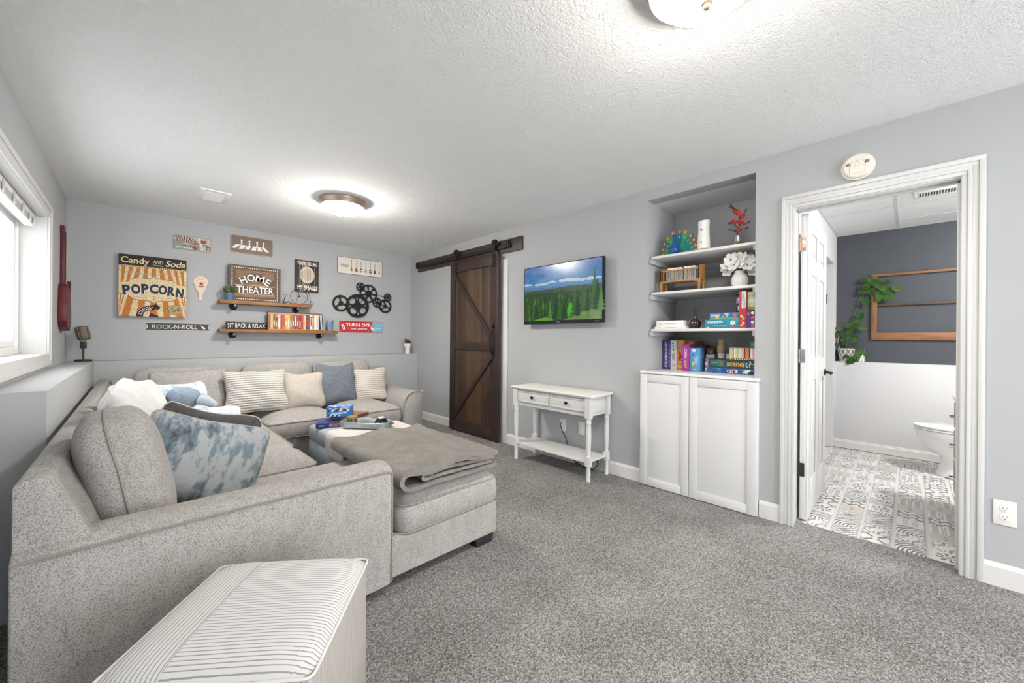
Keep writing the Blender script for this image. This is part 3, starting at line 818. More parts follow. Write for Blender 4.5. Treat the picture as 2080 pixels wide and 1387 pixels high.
# side covers use stripes that run vertically on every face
me = t.children[0].data
me.materials.append(M_sidey)
for p in me.polygons:
    p.material_index = 1 if abs(p.normal.x) > abs(p.normal.y) else 0
mb = MB(); n = 26
def topz(u, v): return 0.430 + 0.034 * (1 - abs(u) ** 5) ** 0.5 * (1 - abs(v) ** 5) ** 0.5
P = [[((-1 + 2 * i / n), (-1 + 2 * j / n)) for i in range(n + 1)] for j in range(n + 1)]
def cor(u, v):
    m_ = max(abs(u), abs(v)); 
    l = (abs(u) ** 14 + abs(v) ** 14) ** (1 / 14) or 1
    return u * m_ / l, v * m_ / l
vs = []
for row in P:
    for u, v in row:
        a, b = cor(u, v); vs.append((a * q, b * q, topz(u, v)))
fs = []; mi = []
for j in range(n):
    for i in range(n):
        fs.append((j * (n + 1) + i, j * (n + 1) + i + 1, (j + 1) * (n + 1) + i + 1, (j + 1) * (n + 1) + i))
        mi.append(0 if i < 8 else 1)
mb.v, mb.f, mb.mi = vs, fs, mi
mb.build('top', [M_strx, M_stry], t, smooth=80)
xs = vs[8][0]
MB().tube([(xs, b * q, topz(-1 + 16 / n, b) + 0.0002) for b in [-1 + 0.1 * k for k in range(21)]], 0.0011, 6).build('seam', C('9a989b', 0.9), t)
MB().tube([(x * 1.006, y * 1.006, 0.431) for x, y in o8], 0.0035, 6, True).build('piping', C('d6d4cf', 0.9), t)
for sx in (-1, 1):
    for sy in (-1, 1): MB().cyl((sx * 0.19, sy * 0.19, 0), (sx * 0.19, sy * 0.19, 0.014), 0.018, n=10).build('foot', M_black, t)

# ------------------------------------------------------------------ blankets
def ribbon(path, th):
    """closed x,z outline of a strip of thickness th along a path"""
    N = len(path); a, b = [], []
    for i in range(N):
        p0, p1 = Vector(path[max(i - 1, 0)]), Vector(path[min(i + 1, N - 1)])
        d = (p1 - p0).normalized(); nn = Vector((-d.y, d.x)) * th / 2
        p = Vector(path[i]); a.append(tuple(p + nn)); b.append(tuple(p - nn))
    return a + b[::-1]
def folded(path, th, y0, y1, n, amp, seed=0.0, edge=0.004):
    mb = MB(); L = []; sec = ribbon(path, th)
    cx = sum(p[0] for p in sec) / len(sec); cz = sum(p[1] for p in sec) / len(sec)
    for i in range(n + 1):
        y = y0 + (y1 - y0) * i / n; l = []
        for x, z in sec:
            w = mnoise.noise_vector(Vector((x * 5 + seed, y * 5, z * 3)))
            l.append((x + w.x * amp, y + w.y * amp * 1.5, z + abs(w.z) * amp * 0.9))
        L.append(l)
    return mb.loops(L[::-1])
def arc(cx, cz, r, a0, a1, n=7): return [(cx + r * math.cos(R(a0 + (a1 - a0) * i / n)), cz + r * math.sin(R(a0 + (a1 - a0) * i / n))) for i in range(n + 1)]
t = thing('fleece_blanket', 'folded grey fleece blanket lying on the chaise', 'blanket', (1.24, 2.13, 0.40))
outer = [(1.53 - i * 0.06, 0.520 - 0.012 * math.sin(i)) for i in range(10)] + [(0.96, 0.520)] + arc(0.95, 0.484, 0.036, 95, 265) + [(1.0, 0.449)] + [(1.06 + i * 0.05, 0.452 + 0.003 * math.sin(i * 2)) for i in range(10)]
inner = [(1.50 - i * 0.06, 0.500 - 0.006 * math.sin(i)) for i in range(8)] + arc(1.04, 0.488, 0.012, 95, 265) + [(1.06 + i * 0.06, 0.476) for i in range(8)]
folded([(x - 1.24, z - 0.40) for x, z in outer], 0.020, -0.455, 0.47, 22, 0.020, 1.0).build('outer_fold', M_gray_blanket, t, smooth=75)
folded([(x - 1.24, z - 0.40) for x, z in inner], 0.016, -0.445, 0.46, 22, 0.014, 4.0).build('inner_fold', M_gray_blanket, t, smooth=75)
t = thing('waffle_throw', 'cream throw folded over the storage ottoman, hanging down its side', 'blanket', (1.41, 3.1, 0.40))
for k, (dz, dx) in enumerate(((0.006, 0.0), (0.017, 0.006))):
    pa = [(0.30 - i * 0.05, 0.008 + dz) for i in range(12)] + [(-0.28, 0.006 + dz)] + [(-0.297 - dx, -0.004 + dz), (-0.302 - dx, -0.03), (-0.304 - dx, -0.09), (-0.303 - dx, -0.15 + 0.03 * k)]
    folded(pa, 0.010, -0.17 - 0.02 * k, 0.17, 14, 0.004, 2.0 + k).build('layer', M_throw if k else plain_fabric('throw underside', 'd9d0cc', 'b4acab', 260), t, smooth=70)
    MB().tube([(x, -0.172 - 0.02 * k, z) for x, z in pa], 0.004, 6).build('hem', C('8f8b93', 0.9), t)

# ------------------------------------------------------------------ on the ottoman
t = thing('oval_tray', 'long galvanised oval tray on the cream throw', 'tray', (1.40, 3.19, 0.436), R(-49.6))
ov = [(0.12 * (1 if c_ > 0 else -1) + 0.09 * math.cos(a), 0.09 * math.sin(a)) for a in [2 * PI * i / 40 + 0.01 for i in range(40)] for c_ in [math.cos(a)]]
mb = MB(); L = [[(x, y, z) for x, y in inset(ov, d)] for d, z in ((0.01, 0), (0.0, 0.003), (-0.004, 0.045), (-0.007, 0.047), (-0.004, 0.049), (0.0, 0.045), (0.004, 0.006), (0.02, 0.004))]
mb.loops(L).build('tray_body', M_galv, t, smooth=50)
for z in (0.014, 0.026, 0.036): MB().tube([(x, y, z) for x, y in inset(ov, -0.004)], 0.003, 6, True).build('rib', M_galv, t)
for s_ in (-1, 1): MB().tube([(s_ * 0.214, -0.022, 0.034), (s_ * 0.232, -0.016, 0.03), (s_ * 0.235, 0, 0.029), (s_ * 0.232, 0.016, 0.03), (s_ * 0.214, 0.022, 0.034)], 0.003, 6).build('handle', M_iron, t)
t = thing('candle_jar', 'dark green jar candle with a brass lid on the tray', 'candle', (1.315, 3.27, 0.442))
MB().lathe([(0.034, 0), (0.040, 0.005), (0.040, 0.054), (0.036, 0.060)], 24).build('jar', C('4f5d4e', 0.2), t)
MB().lathe([(0.041, 0.061), (0.042, 0.064), (0.042, 0.076), (0.038, 0.081), (0, 0.082)], 24).build('lid', C('b39b62', 0.35, 0.6), t)
t = thing('upturned_bowl', 'glossy black bowl turned upside down at the end of the tray', 'bowl', (1.484, 3.090, 0.442))
MB().lathe([(0.056, 0), (0.058, 0.004), (0.057, 0.025), (0.049, 0.048), (0.034, 0.066), (0.027, 0.070)], 28, cap1=False).build('bowl', C('0d0f0d', 0.08, 0, 0.6), t)
MB().lathe([(0.027, 0.070), (0.026, 0.077), (0.021, 0.077), (0.020, 0.071), (0, 0.071)], 24).build('foot_ring', C('e0d3c2', 0.5), t)

def game_box(name, label, loc_, rz, size, col, cat='board game', group='board games', tiltx=0.0, tiltz=0.0, lid=True):
    """box with a lid; origin at the middle of its bottom, front at -y"""
    t = thing(name, label, cat, loc_, rz, group)
    if tiltx: t.rotation_euler = (tiltx, 0, rz)
    w, d, h = size
    if lid and min(w, d) > 0.05:
        MB().box(-w / 2 + 0.0015, w / 2 - 0.0015, -d / 2 + 0.0015, d / 2 - 0.0015, 0, h - 0.003).build('tray', C(col, 0.4), t, smooth=0)
        MB().box(-w / 2, w / 2, -d / 2, d / 2, 0.004, h).build('lid', C(col, 0.4), t, bev=0.001)
    else: MB().box(-w / 2, w / 2, -d / 2, d / 2, 0, h).build('box', C(col, 0.4), t, bev=0.001)
    return t
t = game_box('board_game', 'flat navy blue game box at the bottom of the pile on the ottoman', (1.27, 3.60, 0.404), R(-22), (0.25, 0.25, 0.040), '2f3f7d')
p = MB().text('RISK', -0.09, 0.02, 0.05, 0.018, 0.1258, 0, bold=0.02); p.rect(-0.02, 0.11, 0.006, 0.034, 0.1258, 1); p.line([(0.0, 0.012), (0.03, 0.03), (0.06, 0.012), (0.09, 0.03)], 0.006, 0.1264, 2)
p = MB().rect(-0.02, 0.11, 0.006, 0.034, 0.1258, 1); p.line([(0.0, 0.012), (0.03, 0.03), (0.06, 0.012), (0.09, 0.03)], 0.006, 0.1264, 2); p.rect(-0.10, -0.06, 0.014, 0.022, 0.1258, 0)
p.build('printed_side', [C('c8cde8'), C('a98a7c'), C('6e5148')], t, smooth=0)
t = game_box('board_game', 'brown wooden-looking game box lying across the navy one', (1.43, 3.62, 0.4445), R(28), (0.26, 0.22, 0.036), '8a6450')
MB().rect(-0.12, 0.12, 0.004, 0.032, 0.1108, 0).build('printed_side', [C('6f4d3e')], t, smooth=0)
t = game_box('board_game', 'bright blue game box with a clapperboard picture, on top of the pile', (1.33, 3.585, 0.481), R(-30), (0.205, 0.13, 0.085), '2f7cc4', tiltx=R(0))
p = MB()
p.rect(-0.1, 0.1, 0.0, 0.083, 0.0658, 0)
for k in range(6): p.poly([(-0.095 + k * 0.032, 0.046), (-0.079 + k * 0.032, 0.046), (-0.068 + k * 0.032, 0.064), (-0.084 + k * 0.032, 0.064)], 0.0662, 1 if k % 2 else 2)
for k in range(6): p.poly([(-0.095 + k * 0.018, 0.004), (-0.084 + k * 0.018, 0.004), (-0.074 + k * 0.018, 0.016), (-0.085 + k * 0.018, 0.016)], 0.0662, 1 if k % 2 else 2)
p.text('Guesstures', 0.0, 0.033, 0.13, 0.024, 0.0665, 1, rot=R(6), bold=0.02)
p.rect(0.02, 0.09, 0.072, 0.081, 0.0662, 3)
for k in range(4): p.ell(-0.07 + k * 0.045, 0.070, 0.013, 0.008, 0.0666, 4, 12)
p.build('printed_side', [C('2f7cc4'), C('f4f4f4'), C('23252b'), C('d8d24a'), C('e6b394')], t, smooth=0)
v0 = MB().rect(-0.1, 0.1, -0.06, 0.06, 0, 0)
for k in range(5): v0.ell(-0.075 + k * 0.036, 0.0 + 0.02 * (-1) ** k, 0.016, 0.022, 0.0003, 1 + k % 3, 12)
v0.xf(Matrix.Translation((0, 0, 0.0853)) @ Matrix.Rotation(R(-90), 4, 'X')); v0.build('printed_top', [C('3a86cc'), C('e6b394'), C('f0f0f0'), C('d8d24a')], t, smooth=0)

# ------------------------------------------------------------------ television
t = thing('television', 'slim black television on the wall showing a forest landscape', 'television', (XR, 2.36, 1.335), R(-90))
tw, thh = 0.482, 0.585
MB().box(-tw, tw, -0.083, -0.045, 0, thh).build('casing', C('121214', 0.35), t, bev=0.003)
MB().box(-0.30, 0.30, -0.046, -0.028, 0.08, 0.45).build('rear_housing', M_black, t, bev=0.006)
MB().box(-0.12, 0.12, -0.030, 0.0, 0.14, 0.38).build('wall_bracket', M_black, t, bev=0.002)
w, h = tw - 0.010, 0.545; zb = 0.032
scr = MB(); D = 0.0834
def scol(name, c, e=0.42):
    n = NM(name, 0.22, 0, 0.5); n.col('050505'); n.emit(c, e); return n.m
def sky_em():
    n = NM('screen sky', 0.22); n.col('050505')
    x, y, z = n.xyz()
    cl = n.noise(5, 4, (1, 1, 3.5))
    zz = (z - (zb + 0.30)) / 0.24
    g = n.ramp(zz, [(0.0, '3d9cc9'), (0.3, '2a86bd'), (0.65, '2b6fae'), (1.0, '4a77b4')])
    n.emit(n.mix((cl - 0.45).mx(0.0) * 1.1, g, 'a9bbd6'), 0.44); return n.m
def forest_em(name, a, b, s):
    n = NM(name, 0.22); n.col('050505')
    f = n.noise(s, 4, (1, 1, 0.35), 0.7)
    n.emit(n.ramp(f, [(0.35, a), (0.65, b)]), 0.40); return n.m
SM = [sky_em(), scol('screen cloud', 'c9cdde'), scol('screen far hill', '5b7fae'), forest_em('screen mid hill', '2f4a3d', '46634a', 40), forest_em('screen forest floor', '1b3a22', '35602c', 60),
      scol('screen tree light', '4f8a2e'), scol('screen tree mid', '33682c'), scol('screen tree dark', '1a3f2a'), forest_em('screen meadow', '55853a', '8a9c57', 40), scol('screen glow', 'bfe0ff'), scol('screen bright meadow', '57b22c')]
def X(u): return -w + 2 * w * u
def Z(v): return zb + h * (1 - v)
scr.rect(-w, w, zb, zb + h, D, 0)
rn = random.Random(3)
for k in range(46):
    u = rn.random(); b = 0.335 + 0.012 * math.sin(u * 9)
    scr.ell(X(u), Z(b - 0.012 - rn.random() * 0.02), 0.018 + 0.02 * rn.random(), 0.008 + 0.007 * rn.random(), D + 0.0002 + k * 1e-6, 1, 12)
scr.poly([(X(0), Z(0.40))] + [(X(u / 20), Z(0.385 - 0.012 * math.sin(u * 0.7) + 0.01 * math.cos(u * 1.9))) for u in range(21)] + [(X(1), Z(0.5)), (X(0), Z(0.5))], D + 0.0003, 2)
scr.poly([(X(0), Z(0.6))] + [(X(u / 20), Z(0.437 - 0.03 * math.exp(-((u - 13) / 5) ** 2) + 0.004 * math.sin(u * 3))) for u in range(21)] + [(X(1), Z(0.6))], D + 0.0004, 3)
scr.poly([(X(0), Z(1.0)), (X(0), Z(0.50))] + [(X(u / 20), Z(0.50 + 0.01 * math.sin(u))) for u in range(1, 20)] + [(X(1), Z(0.5)), (X(1), Z(1.0))], D + 0.0005, 4)
lay = [D + 0.0006]
def conifer(u, base, hh, ww, m):
    lay[0] += 1.2e-6
    P = []; n_ = 7
    for i in range(n_):
        f_ = i / n_
        P.append((X(u) - ww * (f_ + 0.12) * (1.0 + 0.25 * rn.random()), Z(base) + hh * (1 - f_ - 0.10)))
        P.append((X(u) - ww * (f_ + 0.12) * 0.55, Z(base) + hh * (1 - f_ - 0.12)))
    Q = [(2 * X(u) - a, b) for a, b in P]
    scr.poly([(X(u), Z(base) + hh)] + P + [(X(u) - ww * 0.3, Z(base)), (X(u) + ww * 0.3, Z(base))] + Q[::-1], lay[0], m)
for k in range(150):
    f_ = k / 150; u = rn.random()
    conifer(u, 0.58 + 0.42 * f_ + 0.02 * rn.random(), 0.05 + 0.075 * f_, 0.008 + 0.010 * f_, rn.choice((5, 6, 6, 7, 7)))
def Dl(): lay[0] += 1e-5; return lay[0]
scr.poly([(X(0.62), Z(0.70)), (X(0.66), Z(0.72)), (X(0.68), Z(0.92)), (X(0.58), Z(0.95)), (X(0.6), Z(0.8))], Dl(), 10)
scr.poly([(X(0.12), Z(1)), (X(0.25), Z(0.955)), (X(0.36), Z(0.93)), (X(0.42), Z(1))], Dl(), 10)
scr.poly([(X(0.55), Z(1)), (X(0.68), Z(0.93)), (X(0.82), Z(0.84)), (X(1), Z(0.79)), (X(1), Z(1))], Dl(), 8)
for u, b, hh, ww, m in ((0.37, 0.98, 0.20, 0.035, 5), (0.45, 0.99, 0.24, 0.05, 7), (0.5, 0.98, 0.22, 0.045, 6), (0.56, 0.97, 0.20, 0.05, 7), (0.69, 0.93, 0.30, 0.05, 6), (0.72, 0.94, 0.26, 0.035, 7), (0.8, 0.87, 0.24, 0.04, 6), (0.84, 0.86, 0.19, 0.035, 7), (0.92, 0.84, 0.385, 0.055, 6), (0.95, 0.85, 0.29, 0.06, 7), (0.99, 0.86, 0.24, 0.04, 5)):
    conifer(u, b, hh, ww, m)
scr.build('screen_picture', SM, t, smooth=0)
p = MB().text('TCL', -0.02, 0.016, 0.035, 0.011, 0.0838, 0, bold=0.02).text('Roku TV', tw - 0.06, 0.014, 0.045, 0.009, 0.0838, 0, bold=0.02)
p.build('lettering', [C('b9bcc2', 0.3)], t, smooth=0)

# ------------------------------------------------------------------ console table
t = thing('console_table', 'white console table with two drawers, turned legs and a low shelf', 'table', (2.84, 2.28, 0), R(-90))
cw, cd = 0.425, 0.137
MB().box(-cw - 0.045, cw + 0.045, -cd - 0.035, cd + 0.03, 0.703, 0.722).build('top', C('ece9e2', 0.4), t, bev=0.004)
MB().box(-cw - 0.035, cw + 0.035, -cd - 0.025, cd + 0.02, 0.692, 0.703).build('top_moulding', M_casing, t, bev=0.004)
ap = MB().box(-cw, cw, -cd + 0.003, -cd + 0.018, 0.535, 0.692).box(-cw, cw, cd - 0.018, cd - 0.003, 0.535, 0.692).box(-cw + 0.003, -cw + 0.018, -cd, cd, 0.535, 0.692).box(cw - 0.018, cw - 0.003, -cd, cd, 0.535, 0.692)
ap.build('apron', M_casing, t, bev=0.002)
for s_ in (-1, 1): MB().box(min(s_ * 0.43, s_ * 0.422), max(s_ * 0.43, s_ * 0.422), -cd + 0.045, cd - 0.045, 0.56, 0.675).build('side_panel', M_casing, t, bev=0.003)
for s_ in (-1, 1):
    x0, x1 = (-0.395, -0.008) if s_ < 0 else (0.008, 0.395)
    b = MB().box(x0, x1, -cd - 0.004, -cd + 0.003, 0.575, 0.680)
    for a in ((x0, x1, 0.668, 0.680), (x0, x1, 0.575, 0.587), (x0, x0 + 0.013, 0.587, 0.668), (x1 - 0.013, x1, 0.587, 0.668)): b.box(a[0], a[1], -cd - 0.011, -cd - 0.003, a[2], a[3])
    q = b.build('drawer', M_casing, t, bev=0.0018)
    MB().lathe([(0.006, 0), (0.006, 0.010), (0.014, 0.016), (0.015, 0.022), (0.010, 0.027), (0, 0.028)], 16, ((x0 + x1) / 2, -cd - 0.004, 0.628), axis='y').build('knob', C('1d1c1b', 0.3, 0.4), q)
for sx in (-1, 1):
    for sy in (-1, 1):
        lg = MB().box(sx * cw - 0.024, sx * cw + 0.024, sy * cd - 0.024, sy * cd + 0.024, 0.528, 0.692)
        lg.lathe([(0.019, 0.528), (0.022, 0.520), (0.019, 0.512), (0.023, 0.504), (0.020, 0.495), (0.023, 0.487), (0.018, 0.478), (0.022, 0.44), (0.023, 0.36), (0.019, 0.26), (0.015, 0.215), (0.021, 0.205), (0.017, 0.198)], 18, (sx * cw, sy * cd, 0))
        lg.box(sx * cw - 0.022, sx * cw + 0.022, sy * cd - 0.022, sy * cd + 0.022, 0.128, 0.198)
        lg.lathe([(0.019, 0.128), (0.017, 0.115), (0.019, 0.06), (0.016, 0.018), (0.020, 0.010), (0.018, 0.0)], 18, (sx * cw, sy * cd, 0))
        lg.build('leg', M_casing, t, bev=0.0)
MB().box(-cw + 0.0, cw - 0.0, -cd - 0.01, cd + 0.01, 0.150, 0.168).build('shelf', M_casing, t, bev=0.003)
t = tag(MB().tube([(2.985, 2.374, 0.364), (2.975, 2.372, 0.352), (2.975, 2.355, 0.30), (2.985, 2.32, 0.24), (2.99, 2.30, 0.19), (2.996, 2.28, 0.12), (2.99, 2.2, 0.02), (2.97, 2.10, 0.008), (2.95, 1.98, 0.008), (2.975, 1.94, 0.06), (2.99, 1.97, 0.13), (2.985, 2.05, 0.15), (2.99, 2.1, 0.06), (2.98, 2.2, 0.008)], 0.0045, 6).build('power_cord', M_black), 'black power cord looping from the outlet behind the console table', 'cord')

# ------------------------------------------------------------------ cabinet and shelves in the niche
t = thing('base_cabinet', 'white two-door cabinet filling the bottom of the niche', 'cabinet', (XR, 1.1235, 0), R(-90))
MB().box(-0.384, 0.384, 0.002, 0.50, 0.0, 0.908).build('carcass', M_cab, t, smooth=0)
MB().box(-0.420, 0.418, -0.020, 0.0, 0.0, 0.910).build('face_frame', M_cab, t, bev=0.001)
tp = MB().box(-0.425, 0.425, -0.040, 0.001, 0.911, 0.930).box(-0.386, 0.386, 0.001, 0.534, 0.911, 0.930)
tp.build('top', C('f1f0f0', 0.3), t, bev=0.002)
for x0, x1 in ((-0.421, -0.031), (-0.027, 0.413)):
    d = MB().box(x0, x1, -0.034, -0.021, 0.006, 0.905)
    d.box(x0, x0 + 0.058, -0.042, -0.034, 0.006, 0.905).box(x1 - 0.058, x1, -0.042, -0.034, 0.006, 0.905).box(x0 + 0.058, x1 - 0.058, -0.042, -0.034, 0.845, 0.905).box(x0 + 0.058, x1 - 0.058, -0.042, -0.034, 0.006, 0.068)
    d.build('door', M_cab, t, bev=0.0012)
SH = (1.870, 1.574, 1.273)
for k, z in enumerate(SH):
    t = thing('niche_shelf', ('top white shelf in the niche, above the wooden rack', 'middle white shelf in the niche, carrying the wooden rack', 'lowest white shelf in the niche, carrying the teal game box')[k], 'shelf', (XR, 1.116, z), R(-90), 'white niche shelves')
    MB().box(-0.378, 0.378, 0.034, 0.534, -0.020, 0).build('board', M_cab, t, bev=0.0015)
    for x0, x1 in ((-0.394, -0.372), (0.3595, 0.379)): MB().box(x0, x1, 0.028, 0.535, -0.058, -0.0205).build('cleat', M_wall, t, bev=0.001)
    MB().box(-0.371, 0.359, 0.515, 0.535, -0.06, -0.0205).build('cleat', M_wall, t, bev=0.001)

# ------------------------------------------------------------------ decor on the back wall
from mathutils.geometry import tessellate_polygon
def plate(mb, outer, holes, y0, y1, m=0):
    """flat plate in x,z with holes"""
    loops = [outer] + holes
    flat = [p for l in loops for p in l]
    tri = tessellate_polygon([[Vector((a, b, 0)) for a, b in l] for l in loops])
    o = len(mb.v); n = len(flat)
    mb.v += [(a, y0, b) for a, b in flat] + [(a, y1, b) for a, b in flat]
    for t_ in tri:
        a = [flat[i] for i in t_]
        s_ = (a[1][0] - a[0][0]) * (a[2][1] - a[0][1]) - (a[2][0] - a[0][0]) * (a[1][1] - a[0][1])
        t2 = t_ if s_ > 0 else t_[::-1]
        mb.f.append(tuple(o + i for i in t2)); mb.mi.append(m)
        mb.f.append(tuple(o + n + i for i in t2[::-1])); mb.mi.append(m)
    k = 0
    for l in loops:
        q = len(l)
        for i in range(q):
            j_ = (i + 1) % q
            mb.f.append((o + k + i, o + n + k + i, o + n + k + j_, o + k + j_)); mb.mi.append(m)
        k += q
    return mb
def circ(cx, cz, r, n=32, rz=None, rot=0):
    rz = r if rz is None else rz
    return [(cx + r * math.cos(2 * PI * i / n) * math.cos(rot) - rz * math.sin(2 * PI * i / n) * math.sin(rot), cz + r * math.cos(2 * PI * i / n) * math.sin(rot) + rz * math.sin(2 * PI * i / n) * math.cos(rot)) for i in range(n)]
def sector(cx, cz, r0, r1, a0, a1, n=8):
    return [(cx + r1 * math.cos(a0 + (a1 - a0) * i / n), cz + r1 * math.sin(a0 + (a1 - a0) * i / n)) for i in range(n + 1)] + [(cx + r0 * math.cos(a1 + (a0 - a1) * i / n), cz + r0 * math.sin(a1 + (a0 - a1) * i / n)) for i in range(n + 1)]
def rrect(w, h, r, n=5): return round_poly([(-w / 2, -h / 2), (w / 2, -h / 2), (w / 2, h / 2), (-w / 2, h / 2)], r, n)
def wallboard(name, label, cat, x, z, w, h, th, col, r=0.0, border=None, y=YB, rough=0.5, bev=0.002):
    t = thing(name, label, cat, (x, y, z))
    mb = MB()
    if r: mb.prism(rrect(w, h, r), -th, 0)
    else: mb.box(-w / 2, w / 2, -th, 0, -h / 2, h / 2)
    mb.build('panel', col if not isinstance(col, str) else C(col, rough), t, bev=bev if th > 0.006 else 0)
    return t

# popcorn canvas
t = wallboard('canvas_print', 'square vintage canvas print advertising popcorn, candy and soda', 'picture', 0.131, 1.675, 0.498, 0.60, 0.045, 'c9a46c')
def canv(name, h):
    n = NM(name, 0.7, 0, 0.2); f = n.noise(60, 5, rough=0.7); c0 = '%02x%02x%02x' % tuple(int(int(h[i:i + 2], 16) * 0.82) for i in (0, 2, 4))
    n.col(n.ramp(f, [(0.35, c0), (0.6, h)])); return n.m
PM = [canv('canvas cream', 'ead6ad'), canv('canvas orange', 'cf7f3c'), canv('canvas brown', '3f3536'), C('2b2f3a', 0.7), C('6f5a45', 0.7), C('dfe3ee', 0.7), C('8aa0a2', 0.7), canv('canvas sand', 'b9a679'), C('5d4a3c')]
p = MB(); w, h = 0.249, 0.30; D = 0.0455
p.rect(-w, w, -h, h, D, 0)
def clipx(x): return max(-w, min(w, x))
for k in range(11):       # sunburst stripes, narrow at the middle
    a0, a1 = (k - 5.26) * 0.058, (k - 4.74) * 0.058
    f0, f1 = 1.0, 0.72
    top = [(clipx(a0 * 0.92), 0.19), (clipx(a1 * 0.92), 0.19)]
    bot = [(clipx(a1 * 1.75), -0.30), (clipx(a0 * 1.75), -0.30)]
    if k == 5: bot = [(0.03, -0.30), (-0.03, -0.30)]
    if abs(bot[0][0] - bot[1][0]) > 0.002 or abs(top[0][0] - top[1][0]) > 0.002: p.poly(top + bot, D + 0.0004, 1)
p.rect(-w, w, 0.195, h, D + 0.0006, 2)
p.rect(-w, w, 0.182, 0.195, D + 0.0006, 0)
for k in range(32): p.rect(-w + 0.004 + k * 0.0156, -w + 0.012 + k * 0.0156, 0.184, 0.1925, D + 0.0008, 3)
p.text('Candy', -0.135, 0.238, 0.20, 0.080, D + 0.001, 0, bold=0.02)
p.text('AND', 0.030, 0.250, 0.075, 0.035, D + 0.001, 0, rot=R(-4), bold=0.02)
p.line([(-0.01, 0.222), (0.07, 0.215)], 0.003, D + 0.001, 0).line([(-0.01, 0.215), (0.07, 0.208)], 0.002, D + 0.001, 0)
p.text('Soda', 0.162, 0.246, 0.155, 0.064, D + 0.001, 0, bold=0.02, shear=0.25)
p.text('50 years and here', 0.0, 0.125, 0.42, 0.034, D + 0.0007, 6, shear=0.4)
badge = [(-w, 0.03), (-0.185, 0.032), (-0.165, 0.055), (-0.13, 0.075), (-0.05, 0.078), (-0.02, 0.085), (0, 0.108), (0.02, 0.085), (0.05, 0.078), (0.13, 0.075), (0.165, 0.055), (0.185, 0.032), (w, 0.03),
         (w, -0.085), (0.185, -0.088), (0.165, -0.115), (0.13, -0.135), (0.05, -0.14), (0.02, -0.147), (0, -0.168), (-0.02, -0.147), (-0.05, -0.14), (-0.13, -0.135), (-0.165, -0.115), (-0.185, -0.088), (-w, -0.085)]
p.poly([(x * 1.0, z * 1.04 + 0.001) for x, z in badge], D + 0.0012, 4); p.poly([(x, z * 0.985) for x, z in badge], D + 0.0014, 0)
for k, (ch, dz, ww) in enumerate(zip('POPCORN', (-0.018, -0.006, 0.002, 0.006, 0.002, -0.006, -0.018), (0.055, 0.066, 0.055, 0.066, 0.066, 0.06, 0.06))):
    x = -0.195 + k * 0.0655
    p.text(ch, x + 0.004, -0.030 + dz - 0.003, ww, 0.098, D + 0.0016, 5, rot=R(6 - 2 * k), bold=0.05)
    p.text(ch, x, -0.027 + dz, ww, 0.098, D + 0.0019, 3, rot=R(6 - 2 * k), bold=0.055)
for s_ in (-1, 1):
    p.line([(s_ * 0.05, -0.112), (s_ * 0.09, -0.118), (s_ * 0.13, -0.105)], 0.002, D + 0.0017, 4)
for k in range(4): p.ell(0, -0.10 - 0.014 * k, 0.004, 0.004, D + 0.0017, 4, 8)
arr = [(-0.125 + 0.0, -0.30)] + [(-0.02 + 0.105 * math.cos(a), -0.295 + 0.105 * math.sin(a)) for a in [PI - 0.1 - i * 0.19 for i in range(8)]] + [(0.02, -0.172), (0.055, -0.205), (0.025, -0.235), (0.025, -0.215)] + [(-0.02 + 0.06 * math.cos(a), -0.295 + 0.06 * math.sin(a)) for a in [1.3 + i * 0.19 for i in range(9)]] + [(-0.078, -0.30)]
p.poly(arr, D + 0.0015, 2)
p.poly([(-0.035, -0.30), (-0.03, -0.275), (-0.02, -0.262), (0.0, -0.272), (0.03, -0.285), (0.045, -0.30)], D + 0.0015, 2)
for k in range(8):
    for r_ in (0.074, 0.091):
        a = PI - 0.15 - k * 0.2 - (0.1 if r_ > 0.08 else 0); p.ell(-0.02 + r_ * math.cos(a), -0.295 + r_ * math.sin(a), 0.005, 0.005, D + 0.0018, 5, 10)
p.ell(0.155, -0.225, 0.067, 0.052, D + 0.0015, 4, 28).ell(0.155, -0.225, 0.065, 0.050, D + 0.0017, 7, 28)
p.text('15¢', 0.155, -0.225, 0.10, 0.060, D + 0.002, 8, rot=R(14))
p.build('printed_face', PM, t, smooth=0)

# embossed plate with a marquee picture
t = wallboard('tin_plate', 'small embossed tin plate in red, cream and teal above the popcorn canvas', 'sign', 0.431, 2.168, 0.315, 0.147, 0.004, '8c8a88', r=0.008)
p = MB(); D = 0.0046
p.rect(-0.152, 0.152, -0.068, 0.068, D, 0)
for k in range(14):
    a0, a1 = PI * (k - 0.25) / 13, PI * (k + 0.25) / 13
    P = [(-0.055 + 0.03 * math.cos(a0), -0.02 + 0.02 * math.sin(a0)), (-0.055 + 0.11 * math.cos(a0), -0.02 + 0.085 * math.sin(a0)), (-0.055 + 0.11 * math.cos(a1), -0.02 + 0.085 * math.sin(a1)), (-0.055 + 0.03 * math.cos(a1), -0.02 + 0.02 * math.sin(a1))]
    p.poly([(max(-0.152, min(0.152, x)), min(0.068, z)) for x, z in P], D + 0.0003, 1)
p.ell(-0.115, 0.055, 0.035, 0.012, D + 0.0006, 2); p.rect(-0.152, 0.06, -0.068, -0.02, D + 0.0006, 3)
p.text('WELCOME', -0.06, -0.045, 0.11, 0.016, D + 0.0012, 4) if False else None
for k in range(8): p.rect(-0.13 + k * 0.02, -0.118 + k * 0.02, -0.058, -0.046, D + 0.0009, 4)
p.line([(-0.08, -0.02), (0.02, -0.035)], 0.008, D + 0.001, 5); p.ell(0.02, -0.045, 0.022, 0.020, D + 0.0011, 5, 14)
p.poly([(0.055, 0.068), (0.152, 0.055), (0.152, -0.068), (0.085, -0.062)], D + 0.0008, 0)
